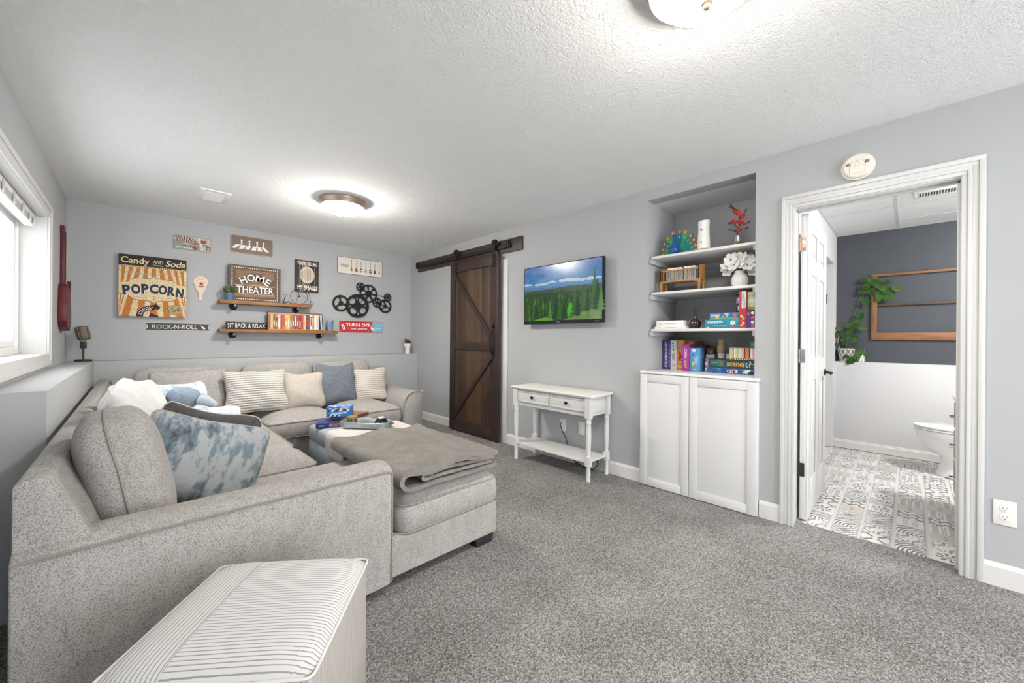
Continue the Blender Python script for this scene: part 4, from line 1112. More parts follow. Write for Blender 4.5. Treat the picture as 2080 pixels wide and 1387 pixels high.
p.poly([(0.060, 0.045), (0.12, 0.05), (0.115, 0.018), (0.072, 0.01)], D + 0.0012, 5); p.rect(0.08, 0.13, -0.02, 0.008, D + 0.0012, 6); p.ell(0.132, -0.035, 0.018, 0.024, D + 0.0013, 1, 16).ell(0.132, -0.037, 0.010, 0.015, D + 0.0015, 0, 14)
p.line([(0.055, 0.066), (0.085, -0.062)], 0.008, D + 0.0016, 7)
p.build('printed_face', [C('c3b7a9'), C('5d2f33'), C('7d7b7b'), C('7e9a96'), C('e3dccf'), C('a53a34'), C('789884'), C('e6dfe3')], t, smooth=0)

# brown road sign with the zebra crossing
t = wallboard('street_sign', 'brown rounded sign with a white zebra crossing, highest on the back wall', 'sign', 0.97, 2.237, 0.42, 0.206, 0.006, '6e5748', r=0.02)
p = MB(); D = 0.0065
p.poly(rrect(0.415, 0.201, 0.019), D, 1); p.poly(rrect(0.408, 0.194, 0.017), D + 0.0003, 0)
for k, (xt, xb, wt, wb_) in enumerate(((-0.135, -0.185, 0.05, 0.035), (-0.072, -0.115, 0.045, 0.04), (-0.030, -0.055, 0.03, 0.045), (0.022, 0.010, 0.03, 0.05), (0.065, 0.075, 0.03, 0.05), (0.105, 0.150, 0.035, 0.04))):
    p.poly([(xt - wt / 2, -0.005), (xt + wt / 2, -0.005), (xb + wb_ / 2, -0.052), (xb - wb_ / 2, -0.052)], D + 0.0006, 2)
# plain walkers: simple rounded strokes
for x in (-0.105, -0.03, 0.045, 0.11):
    p.ell(x, 0.045, 0.010, 0.012, D + 0.0009, 2, 14); p.line([(x, 0.032), (x, 0.0)], 0.014, D + 0.0009, 2); p.line([(x, 0.0), (x - 0.013, -0.028)], 0.007, D + 0.0009, 2).line([(x, 0.0), (x + 0.013, -0.028)], 0.007, D + 0.0009, 2)
p.build('printed_face', [C('6e5748', 0.45), C('d9d4cd'), C('ece9e4')], t, smooth=0)

# paddle
t = thing('paddle', 'pale wooden paddle with a red flower printed on it', 'paddle', (0.502, YB, 1.70))
out = [(0.016, -0.135), (0.015, -0.075), (0.022, -0.045), (0.045, -0.005)] + [(0.063 * math.cos(a), 0.066 + 0.064 * math.sin(a)) for a in [-0.6 + i * (PI + 1.2) / 18 for i in range(19)]] + [(-0.045, -0.005), (-0.022, -0.045), (-0.015, -0.075), (-0.016, -0.135)]
MB().prism(out, -0.012, 0).build('blade', C('e2cdb6', 0.5), t, bev=0.002)
p = MB(); p.text("DON'T", 0, 0.100, 0.05, 0.013, 0.0125, 0); p.text('PANIC', 0, 0.084, 0.05, 0.010, 0.0125, 0) if False else None
p = MB(); p.rect(-0.028, 0.028, 0.092, 0.096, 0.0125, 0).rect(-0.022, 0.022, 0.101, 0.105, 0.0125, 0).ell(0.004, 0.048, 0.016, 0.017, 0.0127, 1).line([(0.004, 0.03), (0.004, 0.008)], 0.006, 0.0126, 2).ell(-0.01, 0.02, 0.009, 0.005, 0.0126, 2, 10).ell(0.02, 0.022, 0.009, 0.005, 0.0126, 2, 10)
p.line([(-0.04, 0.068), (-0.02, 0.074)], 0.003, 0.0126, 0).line([(0.025, 0.07), (0.045, 0.066)], 0.003, 0.0126, 0)
p.build('printed_face', [C('d08c74'), C('b03036'), C('4c4a3c')], t, smooth=0)

# ROCK-N-ROLL street sign
t = thing('street_sign', 'narrow black tin sign reading ROCK-N-ROLL under the popcorn canvas', 'sign', (0.328, YB, 1.280))
ou = [(-0.254, -0.039), (0.254, -0.039), (0.254, -0.026), (0.242, -0.018), (0.242, 0.018), (0.254, 0.026), (0.254, 0.039), (-0.254, 0.039), (-0.254, 0.026), (-0.242, 0.018), (-0.242, -0.018), (-0.254, -0.026)]
MB().prism(ou, -0.004, 0).build('panel', C('d9d7d3', 0.4), t)
MB().poly([(x * 0.985, z * 0.93) for x, z in ou], 0.0044, 0).build('black_field', C('3a3534', 0.5), t, smooth=0)
p = MB().text('ROCK-N-ROLL', -0.028, 0.0, 0.355, 0.044, 0.0049, 0, bold=0.0)
p.line([(0.17, 0.022), (0.192, 0.002)], 0.005, 0.0049, 0).ell(0.202, -0.010, 0.016, 0.010, 0.0049, 0, 14, R(-40)).ell(0.192, 0.0, 0.009, 0.007, 0.005, 0, 12)
p.build('lettering', C('e8e4de'), t, smooth=0)

# HOME THEATER
SZ1, SZ2 = 1.583, 1.265
t = thing('marquee_sign', 'brown HOME THEATER sign with a border of white dots, standing on the upper shelf', 'sign', (0.99, 5.262, SZ1))
MB().box(-0.254, 0.254, 0, 0.03, 0, 0.408).build('panel', C('5c483b', 0.6), t, bev=0.002)
p = MB(); D = 0.0004; cr, tn = 1, 2
p.rect(-0.250, 0.250, 0.004, 0.404, D, 0)
for k in range(22):
    x = -0.222 + k * 0.444 / 21
    for z in (0.027, 0.381): p.ell(x, z, 0.0062, 0.0062, D + 0.0003, 1, 10)
for k in range(1, 16):
    z = 0.027 + k * 0.354 / 16
    for x in (-0.222, 0.222): p.ell(x, z, 0.0062, 0.0062, D + 0.0003, 1, 10)
for k in range(9):
    z = 0.352 - k * 0.0105; f_ = 0.19 if k < 4 else 0.19
    if k < 3: p.rect(-f_, f_, z - 0.0015, z + 0.0015, D + 0.0003, 2)
    else:
        e = 0.06 + (k - 3) * 0.012
        p.rect(-f_, -e, z - 0.0015, z + 0.0015, D + 0.0003, 2); p.rect(e, f_, z - 0.0015, z + 0.0015, D + 0.0003, 2)
for k in range(6):
    z = 0.190 + k * 0.0085; e = 0.12 - k * 0.018
    p.rect(-e, e, z - 0.0012, z + 0.0012, D + 0.0003, 2)
for z in (0.186, 0.087): p.rect(-0.195, 0.195, z - 0.0018, z + 0.0018, D + 0.0004, 1)
for z in (0.076, 0.067, 0.056): p.rect(-0.195, 0.195, z - 0.0018, z + 0.0018, D + 0.0003, 2)
for ch, x, z, rz, ww in (('H', -0.118, 0.240, 24, 0.062), ('O', -0.045, 0.272, 8, 0.075), ('M', 0.045, 0.268, -10, 0.085), ('E', 0.122, 0.232, -26, 0.048)): p.text(ch, x, z, ww, 0.078, D + 0.0008, 3, rot=R(rz), bold=0.008)
p.text('THEATER', 0.0, 0.136, 0.36, 0.076, D + 0.0008, 3, bold=0.008)
p.build('printed_face', [C('5c483b', 0.6), C('eadfce'), C('b99466'), C('f1ece4')], t, smooth=0)

# barcode-like slatted board
t = thing('slat_board', "black and cream board of vertical bars reading YOU'RE KILLING ME SMALLS", 'sign', (1.55, YB, 1.95))
MB().box(-0.138, 0.138, -0.022, -0.004, -0.197, 0.197).build('backing', C('2a2724', 0.6), t, bev=0.001)
for k in range(8):
    x = -0.136 + k * 0.034
    MB().box(x + 0.0008, x + 0.0332, -0.030, -0.0225, -0.198, 0.198).build('slat', C('302b27', 0.6), t, bev=0.001)
p = MB(); D = 0.0304; rn = random.Random(5); x = -0.132
while x < 0.128:
    ww = rn.choice((0.003, 0.005, 0.007)); p.rect(x, min(x + ww, 0.131), -0.193, 0.193, D, rn.choice((0, 1, 1))); x += ww + rn.choice((0.003, 0.006, 0.009))
# plain pale oval with soft darker patches standing in for the printed portrait
p.ell(0.0, 0.015, 0.085, 0.105, D + 0.0002, 2, 36)
for k in range(9): p.rect(-0.075 + k * 0.018, -0.068 + k * 0.018, -0.07 + 0.01 * abs(k - 4), 0.10 - 0.012 * abs(k - 4), D + 0.0004, 3)
p.text("YOU'RE KILLING", 0.0, 0.155, 0.235, 0.045, D + 0.0008, 4, bold=0.03); p.text('ME SMALLS', 0.005, -0.145, 0.235, 0.055, D + 0.0008, 4, bold=0.03)
p.rect(-0.08, -0.02, -0.188, -0.182, D + 0.0006, 4)
p.build('printed_face', [C('8d7d6c'), C('1d1a18'), C('d3c3b2'), C('8e7d70'), C('ece6df')], t, smooth=0)

# guitar line-up sign
t = thing('tin_sign', 'cream rounded sign with a row of seven electric guitars', 'sign', (2.241, YB, 2.158))
MB().prism(rrect(0.630, 0.228, 0.02), -0.005, 0).build('panel', C('4a4a48', 0.5), t)
p = MB(); D = 0.0054
p.poly(rrect(0.620, 0.218, 0.017), D, 0)
p.text('Fender', -0.215, 0.0, 0.115, 0.042, D + 0.0006, 1, rot=R(4), shear=0.35); p.rect(-0.22, -0.18, -0.026, -0.023, D + 0.0006, 1)
for k, cc in enumerate((2, 3, 4, 5, 6, 7, 8)):
    x = -0.125 + k * 0.066; zz = -0.035; ln = (0.115, 0.12, 0.095, 0.105, 0.13, 0.105, 0.10)[k]
    p.rect(x - 0.0025, x + 0.0025, zz, zz + ln, D + 0.0006, 9); p.ell(x, zz + ln, 0.005, 0.008, D + 0.0008, 9, 10)
    p.ell(x, zz - 0.020, 0.020, 0.017, D + 0.0007, cc, 16).ell(x - 0.002, zz, 0.014, 0.013, D + 0.0008, cc, 14).ell(x - 0.012, zz + 0.008, 0.006, 0.010, D + 0.0009, cc, 10)
    p.ell(x, zz - 0.012, 0.007, 0.012, D + 0.0011, 10 if k in (4, 2) else 9, 10)
p.build('printed_face', [C('e6ddd2'), C('2c2b2a'), C('b8a26a'), C('8c6c3a'), C('5b3527'), C('9fbdb2'), C('3c3a3a'), C('6d3a26'), C('c9cbb8'), C('6a4c32'), C('f0eeea')], t, smooth=0)

# film reels
t = thing('film_reel_wall_art', 'black metal wall sculpture of seven linked film reels', 'wall art', (2.30, YB, 1.72))
def reel(x, z, r, kind, y0=-0.028):
    x, z = x - 2.30, z - 1.72
    mb = MB(); holes = []
    if kind == 4:
        for a in (0.87, 2.44, 4.01, 5.58): holes.append(circ(x + 0.60 * r * math.cos(a), z + 0.60 * r * math.sin(a), 0.30 * r, 20, 0.25 * r, a + PI / 2))
        for a in (0.08, 1.65, 3.22, 4.80):
            holes.append([(x + q_ * r * math.cos(a + d_), z + q_ * r * math.sin(a + d_)) for q_, d_ in ((0.42, 0), (0.62, 0.10), (0.76, 0.13), (0.80, 0), (0.76, -0.13), (0.62, -0.10))][::-1])
    else:
        n_ = {3: 3, 7: 7, 6: 6}[kind]; g_ = {3: 0.22, 7: 0.13, 6: 0.16}[kind]
        for k in range(n_):
            a = 2 * PI * k / n_ + {3: 1.75, 7: 1.65, 6: 1.3}[kind]
            holes.append(sector(x, z, (0.30 if kind == 3 else 0.38) * r, 0.80 * r if kind != 7 else 0.86 * r, a + g_, a + 2 * PI / n_ - g_, 8))
            if kind == 3: holes.append(sector(x, z, 0.42 * r, 0.78 * r, a - 0.06, a + 0.06, 2))
    plate(mb, circ(x, z, r, 48), holes, y0, y0 + 0.006)
    o = mb.build('reel', M_iron if False else C('262423', 0.45, 0.4), t, smooth=30)
    MB().tube([(x + r * math.cos(a), y0 + 0.003, z + r * math.sin(a)) for a in [2 * PI * i / 40 for i in range(40)]], 0.005, 6, True).build('rim', C('262423', 0.45, 0.4), o)
    MB().lathe([(0.20 * r, -y0), (0.20 * r, -y0 + 0.007), (0.1 * r, -y0 + 0.009), (0, -y0 + 0.009)], 18, (x, 0, z), axis='y').build('hub', C('2f2c2a', 0.4, 0.5), o)
    for k in range(5):
        a = 2 * PI * k / 5 + 0.4; MB().lathe([(0.05 * r, -y0 + 0.004), (0.05 * r, -y0 + 0.009), (0, -y0 + 0.010)], 8, (x + 0.26 * r * math.cos(a), 0, z + 0.26 * r * math.sin(a)), axis='y').build('bolt', C('3a3734', 0.4, 0.5), o)
    return o
reel(1.972, 1.640, 0.105, 3, -0.020); reel(2.192, 1.617, 0.156, 4, -0.034); reel(2.350, 1.800, 0.123, 7, -0.022)
reel(2.232, 1.883, 0.056, 6, -0.032); reel(2.474, 1.680, 0.064, 6, -0.032); reel(2.628, 1.766, 0.053, 6, -0.036); reel(2.598, 1.638, 0.092, 3, -0.024)
MB().tube([(0.17, -0.012, 0.08), (0.26, -0.012, 0.055), (0.33, -0.012, 0.046)], 0.003, 6).build('link_rod', C('262423', 0.45, 0.4), t)
MB().tube([(-0.33, -0.008, -0.08), (-0.1, -0.008, -0.1), (0.05, -0.008, 0.08), (0.17, -0.008, -0.04), (0.3, -0.008, -0.08)], 0.004, 6).build('frame_rod', C('262423', 0.45, 0.4), t)

# TURN OFF your phones
t = thing('tin_sign', 'red and light blue sign reading TURN OFF your phones, right of the lower shelf', 'sign', (2.265, YB, 1.329))
MB().prism(rrect(0.614, 0.155, 0.008, 3), -0.006, 0).build('panel', C('c23038', 0.4), t)
p = MB(); D = 0.0064
p.rect(-0.303, 0.142, -0.074, 0.074, D, 0); p.rect(0.142, 0.303, -0.074, 0.074, D, 1)
p.text('TURN OFF', -0.052, 0.026, 0.34, 0.050, D + 0.0006, 2, bold=0.03); p.text('your phones', -0.045, -0.028, 0.24, 0.042, D + 0.0006, 2, shear=0.3, bold=0.01); p.text('+', -0.190, -0.022, 0.018, 0.018, D + 0.0006, 2)
p.poly([(-0.285, 0.03), (-0.25, 0.035), (-0.225, -0.035), (-0.255, -0.045)], D + 0.0008, 2); p.rect(-0.262, -0.245, -0.02, 0.01, D + 0.001, 4)
p.poly([(0.122, 0.0), (0.172, 0.0), (0.165, -0.038), (0.130, -0.038)], D + 0.0008, 2); p.ell(0.147, 0.012, 0.028, 0.022, D + 0.001, 3, 16)
for k in range(3): p.line([(0.185, 0.012 - k * 0.02), (0.215, 0.02 - k * 0.02), (0.24, 0.016 - k * 0.02), (0.275, 0.024 - k * 0.02)], 0.006, D + 0.0006, 2) if k != 1 else None
for a, b in ((0.2, 0.05), (0.285, 0.045), (0.19, -0.05), (0.28, -0.06), (0.1, -0.05), (-0.28, -0.06)): p.ell(a, b, 0.004, 0.004, D + 0.0006, 2, 8)
p.build('printed_face', [C('c4272f', 0.4), C('7cbad4', 0.4), C('f3ecea'), C('d9824e'), C('8a8a7c')], t, smooth=0)

# pipe shelves
def pipe_shelf(label, x0, x1, z, bx):
    xc = (x0 + x1) / 2
    t = thing('wall_shelf', label, 'shelf', (xc, YB, z))
    MB().box(x0 - xc, x1 - xc, -0.145, -0.004, -0.037, 0).build('board', M_shelfwood, t, bev=0.003)
    for b in bx:
        q = MB().lathe([(0.040, 0.0), (0.040, 0.006), (0.020, 0.010), (0.017, 0.016)], 24, (b - xc, 0, -0.062), axis='y').build('flange', C('232221', 0.45, 0.5), t)
        MB().tube([(b - xc, -0.01, -0.062), (b - xc, -0.125, -0.058)], 0.012, 12).build('pipe', C('232221', 0.45, 0.5), q)
        MB().lathe([(0.016, 0.118), (0.018, 0.122), (0.018, 0.136), (0.012, 0.141), (0, 0.142)], 16, (b - xc, 0, -0.057), axis='y').build('cap', C('6d6358', 0.4, 0.6), q)
        for a in (0.8, 2.4, 3.9, 5.5): MB().lathe([(0.004, 0.006), (0.004, 0.009), (0, 0.010)], 6, (b - xc + 0.029 * math.cos(a), 0, -0.062 + 0.029 * math.sin(a)), axis='y').build('screw', M_iron, q)
    return t
pipe_shelf('upper wooden shelf on black pipe brackets, carrying the HOME THEATER sign', 0.652, 1.575, SZ1, (0.79, 1.425))
pipe_shelf('lower wooden shelf on black pipe brackets, carrying the row of tapes picture', 0.651, 1.895, SZ2, (0.785, 1.70))

# things on the upper shelf
def tuft(parent, name, c, r, hgt, n, mats, seed, wleaf=0.004):
    rn = random.Random(seed); mb = MB()
    for k in range(n):
        a = rn.random() * 2 * PI; q_ = r * rn.random() ** 0.5; hh = hgt * (0.5 + 0.5 * rn.random())
        x, y = c[0] + q_ * 0.35 * math.cos(a), c[1] + q_ * 0.35 * math.sin(a); tx, ty = c[0] + q_ * math.cos(a), c[1] + q_ * math.sin(a)
        d = Vector((-math.sin(a), math.cos(a), 0)) * wleaf
        mb.add([(x - d.x, y - d.y, c[2]), (x + d.x, y + d.y, c[2]), (tx + d.x * 1.4, ty + d.y * 1.4, c[2] + hh * 0.7), (tx + (tx - x) * 0.3, ty + (ty - y) * 0.3, c[2] + hh), (tx - d.x * 1.4, ty - d.y * 1.4, c[2] + hh * 0.7)], [(0, 1, 2, 3, 4)], rn.randrange(len(mats)))
    o = mb.build(name, mats, parent, smooth=0); o['kind'] = 'stuff'; return o
t = thing('potted_plant', 'small green plant in a blue pot at the left end of the upper shelf', 'plant', (0.740, 5.216, SZ1))
MB().lathe([(0.030, 0), (0.032, 0.003), (0.040, 0.060), (0.043, 0.064), (0.043, 0.074), (0.039, 0.074), (0.037, 0.058), (0, 0.056)], 24).build('pot', C('5f82ab', 0.35), t)
tuft(t, 'foliage', (0, 0, 0.055), 0.055, 0.115, 130, [C('4f6f44'), C('6b7f4a'), C('42583c')], 4, 0.0035)
t = thing('wire_bicycle', 'black wire penny-farthing ornament on the upper shelf', 'ornament', (1.44, 5.235, SZ1))
wc = 0.097
o = MB().tube([(0.095 * math.cos(a), 0, wc + 0.095 * math.sin(a)) for a in [2 * PI * i / 40 for i in range(40)]], 0.0028, 6, True).build('front_wheel', M_black, t)
for k in range(10):
    a = 2 * PI * k / 10; MB().cyl((0, 0, wc), (0.094 * math.cos(a), 0, wc + 0.094 * math.sin(a)), 0.0008, n=5).build('spoke', M_iron, o)
MB().lathe([(0.010, -0.01), (0.010, 0.01)], 12, (0, 0, wc), axis='y').build('hub', M_black, o)
MB().tube([(0, 0.006, wc), (-0.004, 0.006, 0.15), (-0.004, 0.004, 0.212)], 0.0028, 6).build('fork', M_black, t)
MB().tube([(-0.004, 0, 0.208), (0.05, 0, 0.208), (0.095, 0, 0.18), (0.12, 0, 0.12), (0.126, 0, 0.06), (0.14, 0, 0.03)], 0.003, 6).build('backbone', M_black, t)
MB().tube([(-0.014, -0.03, 0.214), (-0.004, 0, 0.214), (-0.014, 0.03, 0.214)], 0.0026, 6).build('handlebar', M_black, t)
MB().tube([(0.145 + 0.018 * math.cos(a), 0, 0.021 + 0.018 * math.sin(a)) for a in [2 * PI * i / 20 for i in range(20)]], 0.0026, 6, True).build('rear_wheel', M_black, t)
MB().tube([(-0.10, 0, 0.004), (-0.02, 0, 0.003), (0.06, 0, 0.004), (0.145, 0, 0.003)], 0.003, 6).build('stand', M_black, t)
t = thing('wire_figure', 'little black wire figure between the HOME THEATER sign and the penny-farthing', 'ornament', (1.29, 5.235, SZ1))
MB().tube([(-0.02, 0, 0.004), (-0.01, 0, 0.05), (0.0, 0, 0.085)], 0.005, 8).build('body', M_black, t)
MB().tube([(-0.03, 0, 0.115), (-0.012, 0, 0.105), (0.0, 0, 0.085), (0.012, 0, 0.108), (0.03, 0, 0.112)], 0.002, 6).build('arm', M_black, t)
MB().tube([(-0.025, 0, 0.004), (0.01, 0, 0.012), (0.03, 0, 0.028), (0.055, 0, 0.018), (0.07, 0, 0.004)], 0.005, 8).build('base', M_black, t)

# things on the lower shelf
t = thing('block_sign', 'black block sign reading SIT BACK & RELAX on the lower shelf', 'sign', (0.905, 5.235, SZ2))
MB().box(-0.195, 0.195, 0, 0.035, 0, 0.083).build('block', C('1e1c1b', 0.5), t, bev=0.0015)
for x0, x1 in ((-0.1985, -0.1955),):
    for k in range(4): MB().box(x0, x1, 0.006, 0.03, 0.006 + k * 0.02, 0.016 + k * 0.02).build('edge_bar', C('cfc9c0'), t, smooth=0)
MB().text('SIT BACK & RELAX', 0.0, 0.042, 0.355, 0.050, 0.0005, 0, bold=0.0).build('lettering', C('e9e4da'), t, smooth=0)
t = thing('canvas_print', 'long canvas picture of a row of video tapes, on the lower shelf', 'picture', (1.41, 5.235, SZ2))
MB().prism([(-0.305, 0), (0.313, 0), (0.300, 0.213), (-0.305, 0.213)], 0, 0.03).build('panel', C('2a2625', 0.5), t, bev=0.0015)
p = MB(); D = 0.0005
p.rect(-0.298, 0.296, 0.005, 0.205, D, 1)
cols = ['9b6a4a', 'cfb592', '8d5b3c', '7d5140', 'cfc3cf', 'a8503c', 'd76a33', 'd9a63e', 'e0c23f', 'b07a45', '7c6a70', '5a4a4c', 'c03f2e', '7a2d28', 'b5563a', 'd9c9b0', '6a3b38', '3f4f8f', 'e6e0d0', 'd6a98c', 'e9e6da', 'cddbe0', 'a9c4d2']
x = -0.297; tm = [C('8a4c34'), C('5f3324')]
rn = random.Random(9)
for k, cc in enumerate(cols):
    ww = 0.0252 if k < 22 else 0.02; hh = 0.192 - rn.random() * 0.012
    tm.append(C(cc, 0.5)); mi = len(tm) - 1
    if x + ww > 0.272: break
    p.rect(x + 0.0006, x + ww - 0.0006, 0.012, hh, D + 0.0004, mi)
    tm.append(C(rn.choice(('f0e8d8', '2a2a30', 'c8402c', 'e2b93c', 'f6f2ea')), 0.5))
    z = 0.03 + rn.random() * 0.03
    p.rect(x + 0.007, x + ww - 0.008, z, z + 0.05 + rn.random() * 0.06, D + 0.0007, len(tm) - 1)
    if rn.random() < 0.6: p.rect(x + 0.004, x + ww - 0.004, 0.155, 0.170, D + 0.0007, len(tm) - 1)
    x += ww
tm += [C('9ec9d0', 0.5), C('141312')]
p.poly([(0.262, 0.200), (0.266, 0.20), (0.292, 0.012), (0.262, 0.012)], D + 0.0009, len(tm) - 1); p.poly([(0.270, 0.200), (0.290, 0.200), (0.304, 0.012), (0.286, 0.012)], D + 0.0011, len(tm) - 2)
p.rect(-0.298, 0.305, 0.003, 0.011, D + 0.0011, 1)
tm[1] = C('c98f78')
p.build('printed_face', tm, t, smooth=0)
t = thing('bucket', 'small pale blue bucket holding blue paper shapes, at the right end of the lower shelf', 'bucket', (1.805, 5.235, SZ2))
MB().lathe([(0.030, 0), (0.031, 0.003), (0.043, 0.082), (0.045, 0.085), (0.042, 0.085), (0.030, 0.006), (0, 0.005)], 24).build('pail', C('7d9fc4', 0.4), t)
MB().tube([(-0.044, 0, 0.08), (-0.03, -0.035, 0.06), (0, -0.048, 0.052), (0.03, -0.035, 0.06), (0.044, 0, 0.08)], 0.0016, 6).build('handle', C('8fa6bd', 0.4), t)
for k in range(5):
    a = k * 1.3; MB().tube([(0.02 * math.cos(a), 0.02 * math.sin(a), 0.06), (0.03 * math.cos(a), 0.03 * math.sin(a), 0.105), (0.045 * math.cos(a), 0.045 * math.sin(a), 0.135 - 0.01 * (k % 2))], [0.009, 0.011, 0.007], 8).build('paper_shape', C('86a9cf' if k % 2 else '6488b8', 0.6), t)

# ------------------------------------------------------------------ on the ledges and the left wall
t = thing('vintage_microphone', 'old-fashioned bronze microphone on a black stand, on the window ledge corner', 'microphone', (-0.335, 5.20, 0.949))
MB().lathe([(0.056, 0), (0.057, 0.004), (0.057, 0.014), (0.053, 0.018), (0, 0.019)], 32).build('base', C('2b2724', 0.5), t)
MB().cyl((0, 0, 0.018), (0, 0, 0.15), 0.007, n=12).build('stem', C('2b2724', 0.45), t)
MB().box(-0.020, 0.020, -0.015, 0.015, 0.118, 0.178).build('clamp', C('24211f', 0.5), t, bev=0.003)
MB().lathe([(0.006, 0.014), (0.006, 0.020), (0, 0.021)], 10, (0.004, 0, 0.15), axis='y').build('clamp_screw', M_iron, t)
for s_ in (-0.010, 0.010): MB().cyl((s_, 0, 0.175), (s_ - 0.002, 0, 0.20), 0.003, n=8).build('prong', C('6d655c', 0.4, 0.6), t)
Mm = Matrix.Translation((-0.004, 0, 0.255)) @ Matrix.Rotation(R(-11), 4, 'Y')
hd = MB().lathe([(0.028, -0.062), (0.040, -0.058), (0.044, -0.045), (0.046, 0.0), (0.044, 0.045), (0.040, 0.056), (0.028, 0.062), (0, 0.063)], 28); hd.xf(Mm)
hq = hd.build('head', C('6f665d', 0.45, 0.5), t)
for k in range(12):
    z = -0.045 + k * 0.0082; q_ = MB().tube([(0.0455 * math.cos(a), 0.0455 * math.sin(a), z) for a in [2 * PI * i / 24 for i in range(24)]], 0.0022, 5, True); q_.xf(Mm); q_.build('grille_ring', C('8a7f74', 0.4, 0.6), hq)
for k in range(5):
    a = -PI / 2 + (k - 2) * 0.5; q_ = MB().tube([(0.047 * math.cos(a), 0.047 * math.sin(a), z) for z in (-0.055, -0.02, 0.02, 0.055)], 0.002, 5); q_.xf(Mm); q_.build('grille_bar', C('8a7f74', 0.4, 0.6), hq)

t = thing('potted_succulent', 'dark red succulent in a patterned white pot at the end of the back ledge', 'plant', (2.915, 5.225, 0.949))
MB().lathe([(0.036, 0), (0.030, 0.04), (0.034, 0.085), (0.040, 0.10), (0.050, 0.105), (0.052, 0.145), (0.046, 0.146), (0.044, 0.12), (0, 0.118)], 28).build('pot', C('ecebe9', 0.3), t)
mb = MB()
for k in range(14):
    a = 2 * PI * k / 14
    for z in (0.02, 0.045, 0.07): mb.sph((0.0345 * math.cos(a), 0.0345 * math.sin(a), z + 0.012 * (k % 2)), 0.005, 6, 5)
o = mb.build('relief', C('d6d4d2', 0.3), t); o['kind'] = 'stuff'
rn = random.Random(2)
for k in range(11):
    a = rn.random() * 2 * PI; q_ = 0.033 * rn.random() ** 0.5; hh = 0.03 + 0.055 * rn.random()
    MB().tube([(q_ * math.cos(a), q_ * math.sin(a), 0.118), (q_ * 1.2 * math.cos(a), q_ * 1.2 * math.sin(a), 0.14 + hh * 0.7), (q_ * 1.4 * math.cos(a), q_ * 1.4 * math.sin(a), 0.145 + hh)], [0.007, 0.011, 0.004], 7).build('leaf', C(rn.choice(('5a3038', '6e3440', '3f3a3c')), 0.5), t)

t = thing('wooden_guitar', 'worn dark red wooden guitar cut-out hanging between the window and the corner', 'wall art', (XL, 4.93, 1.25))
rd = NM('worn red paint', 0.45); rd.col(rd.ramp(rd.noise(16, 5, rough=0.7), [(0.3, '4a1218'), (0.68, '6d1c26'), (0.72, '83555a')])); M_red = rd.m
def gx(P, x0, x1, nm, m): return MB().prismx(P, x0, x1).build(nm, m, t, bev=0.003)
gx([(-0.03, 0.36), (0.035, 0.36), (0.035, 0.80), (-0.03, 0.80)], 0.0, 0.028, 'neck', M_red)
gx([(-0.045, 0.79), (0.05, 0.79), (0.065, 0.835), (0.04, 0.85), (-0.04, 0.845)], 0.0, 0.024, 'headstock', M_red)
gx([(-0.10, 0.0), (0.06, -0.03), (0.15, 0.04), (0.165, 0.14), (0.12, 0.22), (0.15, 0.32), (0.13, 0.40), (0.06, 0.33), (-0.03, 0.31), (-0.08, 0.36), (-0.13, 0.33), (-0.14, 0.24), (-0.165, 0.15), (-0.15, 0.05)], 0.0, 0.05, 'body', M_red)
MB().box(0.0281, 0.033, -0.025, 0.03, 0.36, 0.79).build('fretboard', C('3b1418', 0.5), t)
for k in range(4): MB().box(0.034, 0.0355, -0.018 + k * 0.012, -0.0165 + k * 0.012, 0.10, 0.80).build('string', C('c9bfae', 0.4), t, smooth=0)
gx([(0.155, 0.10), (0.167, 0.14), (0.122, 0.22), (0.152, 0.32), (0.132, 0.40), (0.125, 0.38), (0.143, 0.32), (0.112, 0.22), (0.155, 0.14)], 0.0505, 0.053, 'edge_band', C('d8c9b4', 0.6))

# ------------------------------------------------------------------ on the niche shelves
NI = 'ornaments on the niche shelves'
t = thing('peacock_figurine', 'peacock figurine with a blue body and teal fan tail on the top niche shelf', 'figurine', (3.17, 1.315, SH[0]), R(-90))
MB().lathe([(0.012, 0.006), (0.030, 0.022), (0.036, 0.045), (0.030, 0.072), (0.017, 0.10), (0.012, 0.135), (0.015, 0.155), (0.012, 0.168), (0, 0.172)], 20, (-0.02, -0.03, 0)).build('body', C('2a5fb4', 0.25, 0.2, 0.5, 0.35), t)
MB().cyl((-0.02, -0.044, 0.157), (-0.02, -0.062, 0.152), 0.005, 0.001, 8).build('beak', C('3a3b3c'), t)
for s_ in (-1, 1): MB().cyl((-0.02 + s_ * 0.010, -0.03, 0.0), (-0.02 + s_ * 0.010, -0.03, 0.02), 0.003, n=6).build('leg', C('8c6b3c'), t)
tealm = [C('1f8f86', 0.35), C('2f9d6c', 0.35), C('1d7d8f', 0.35)]
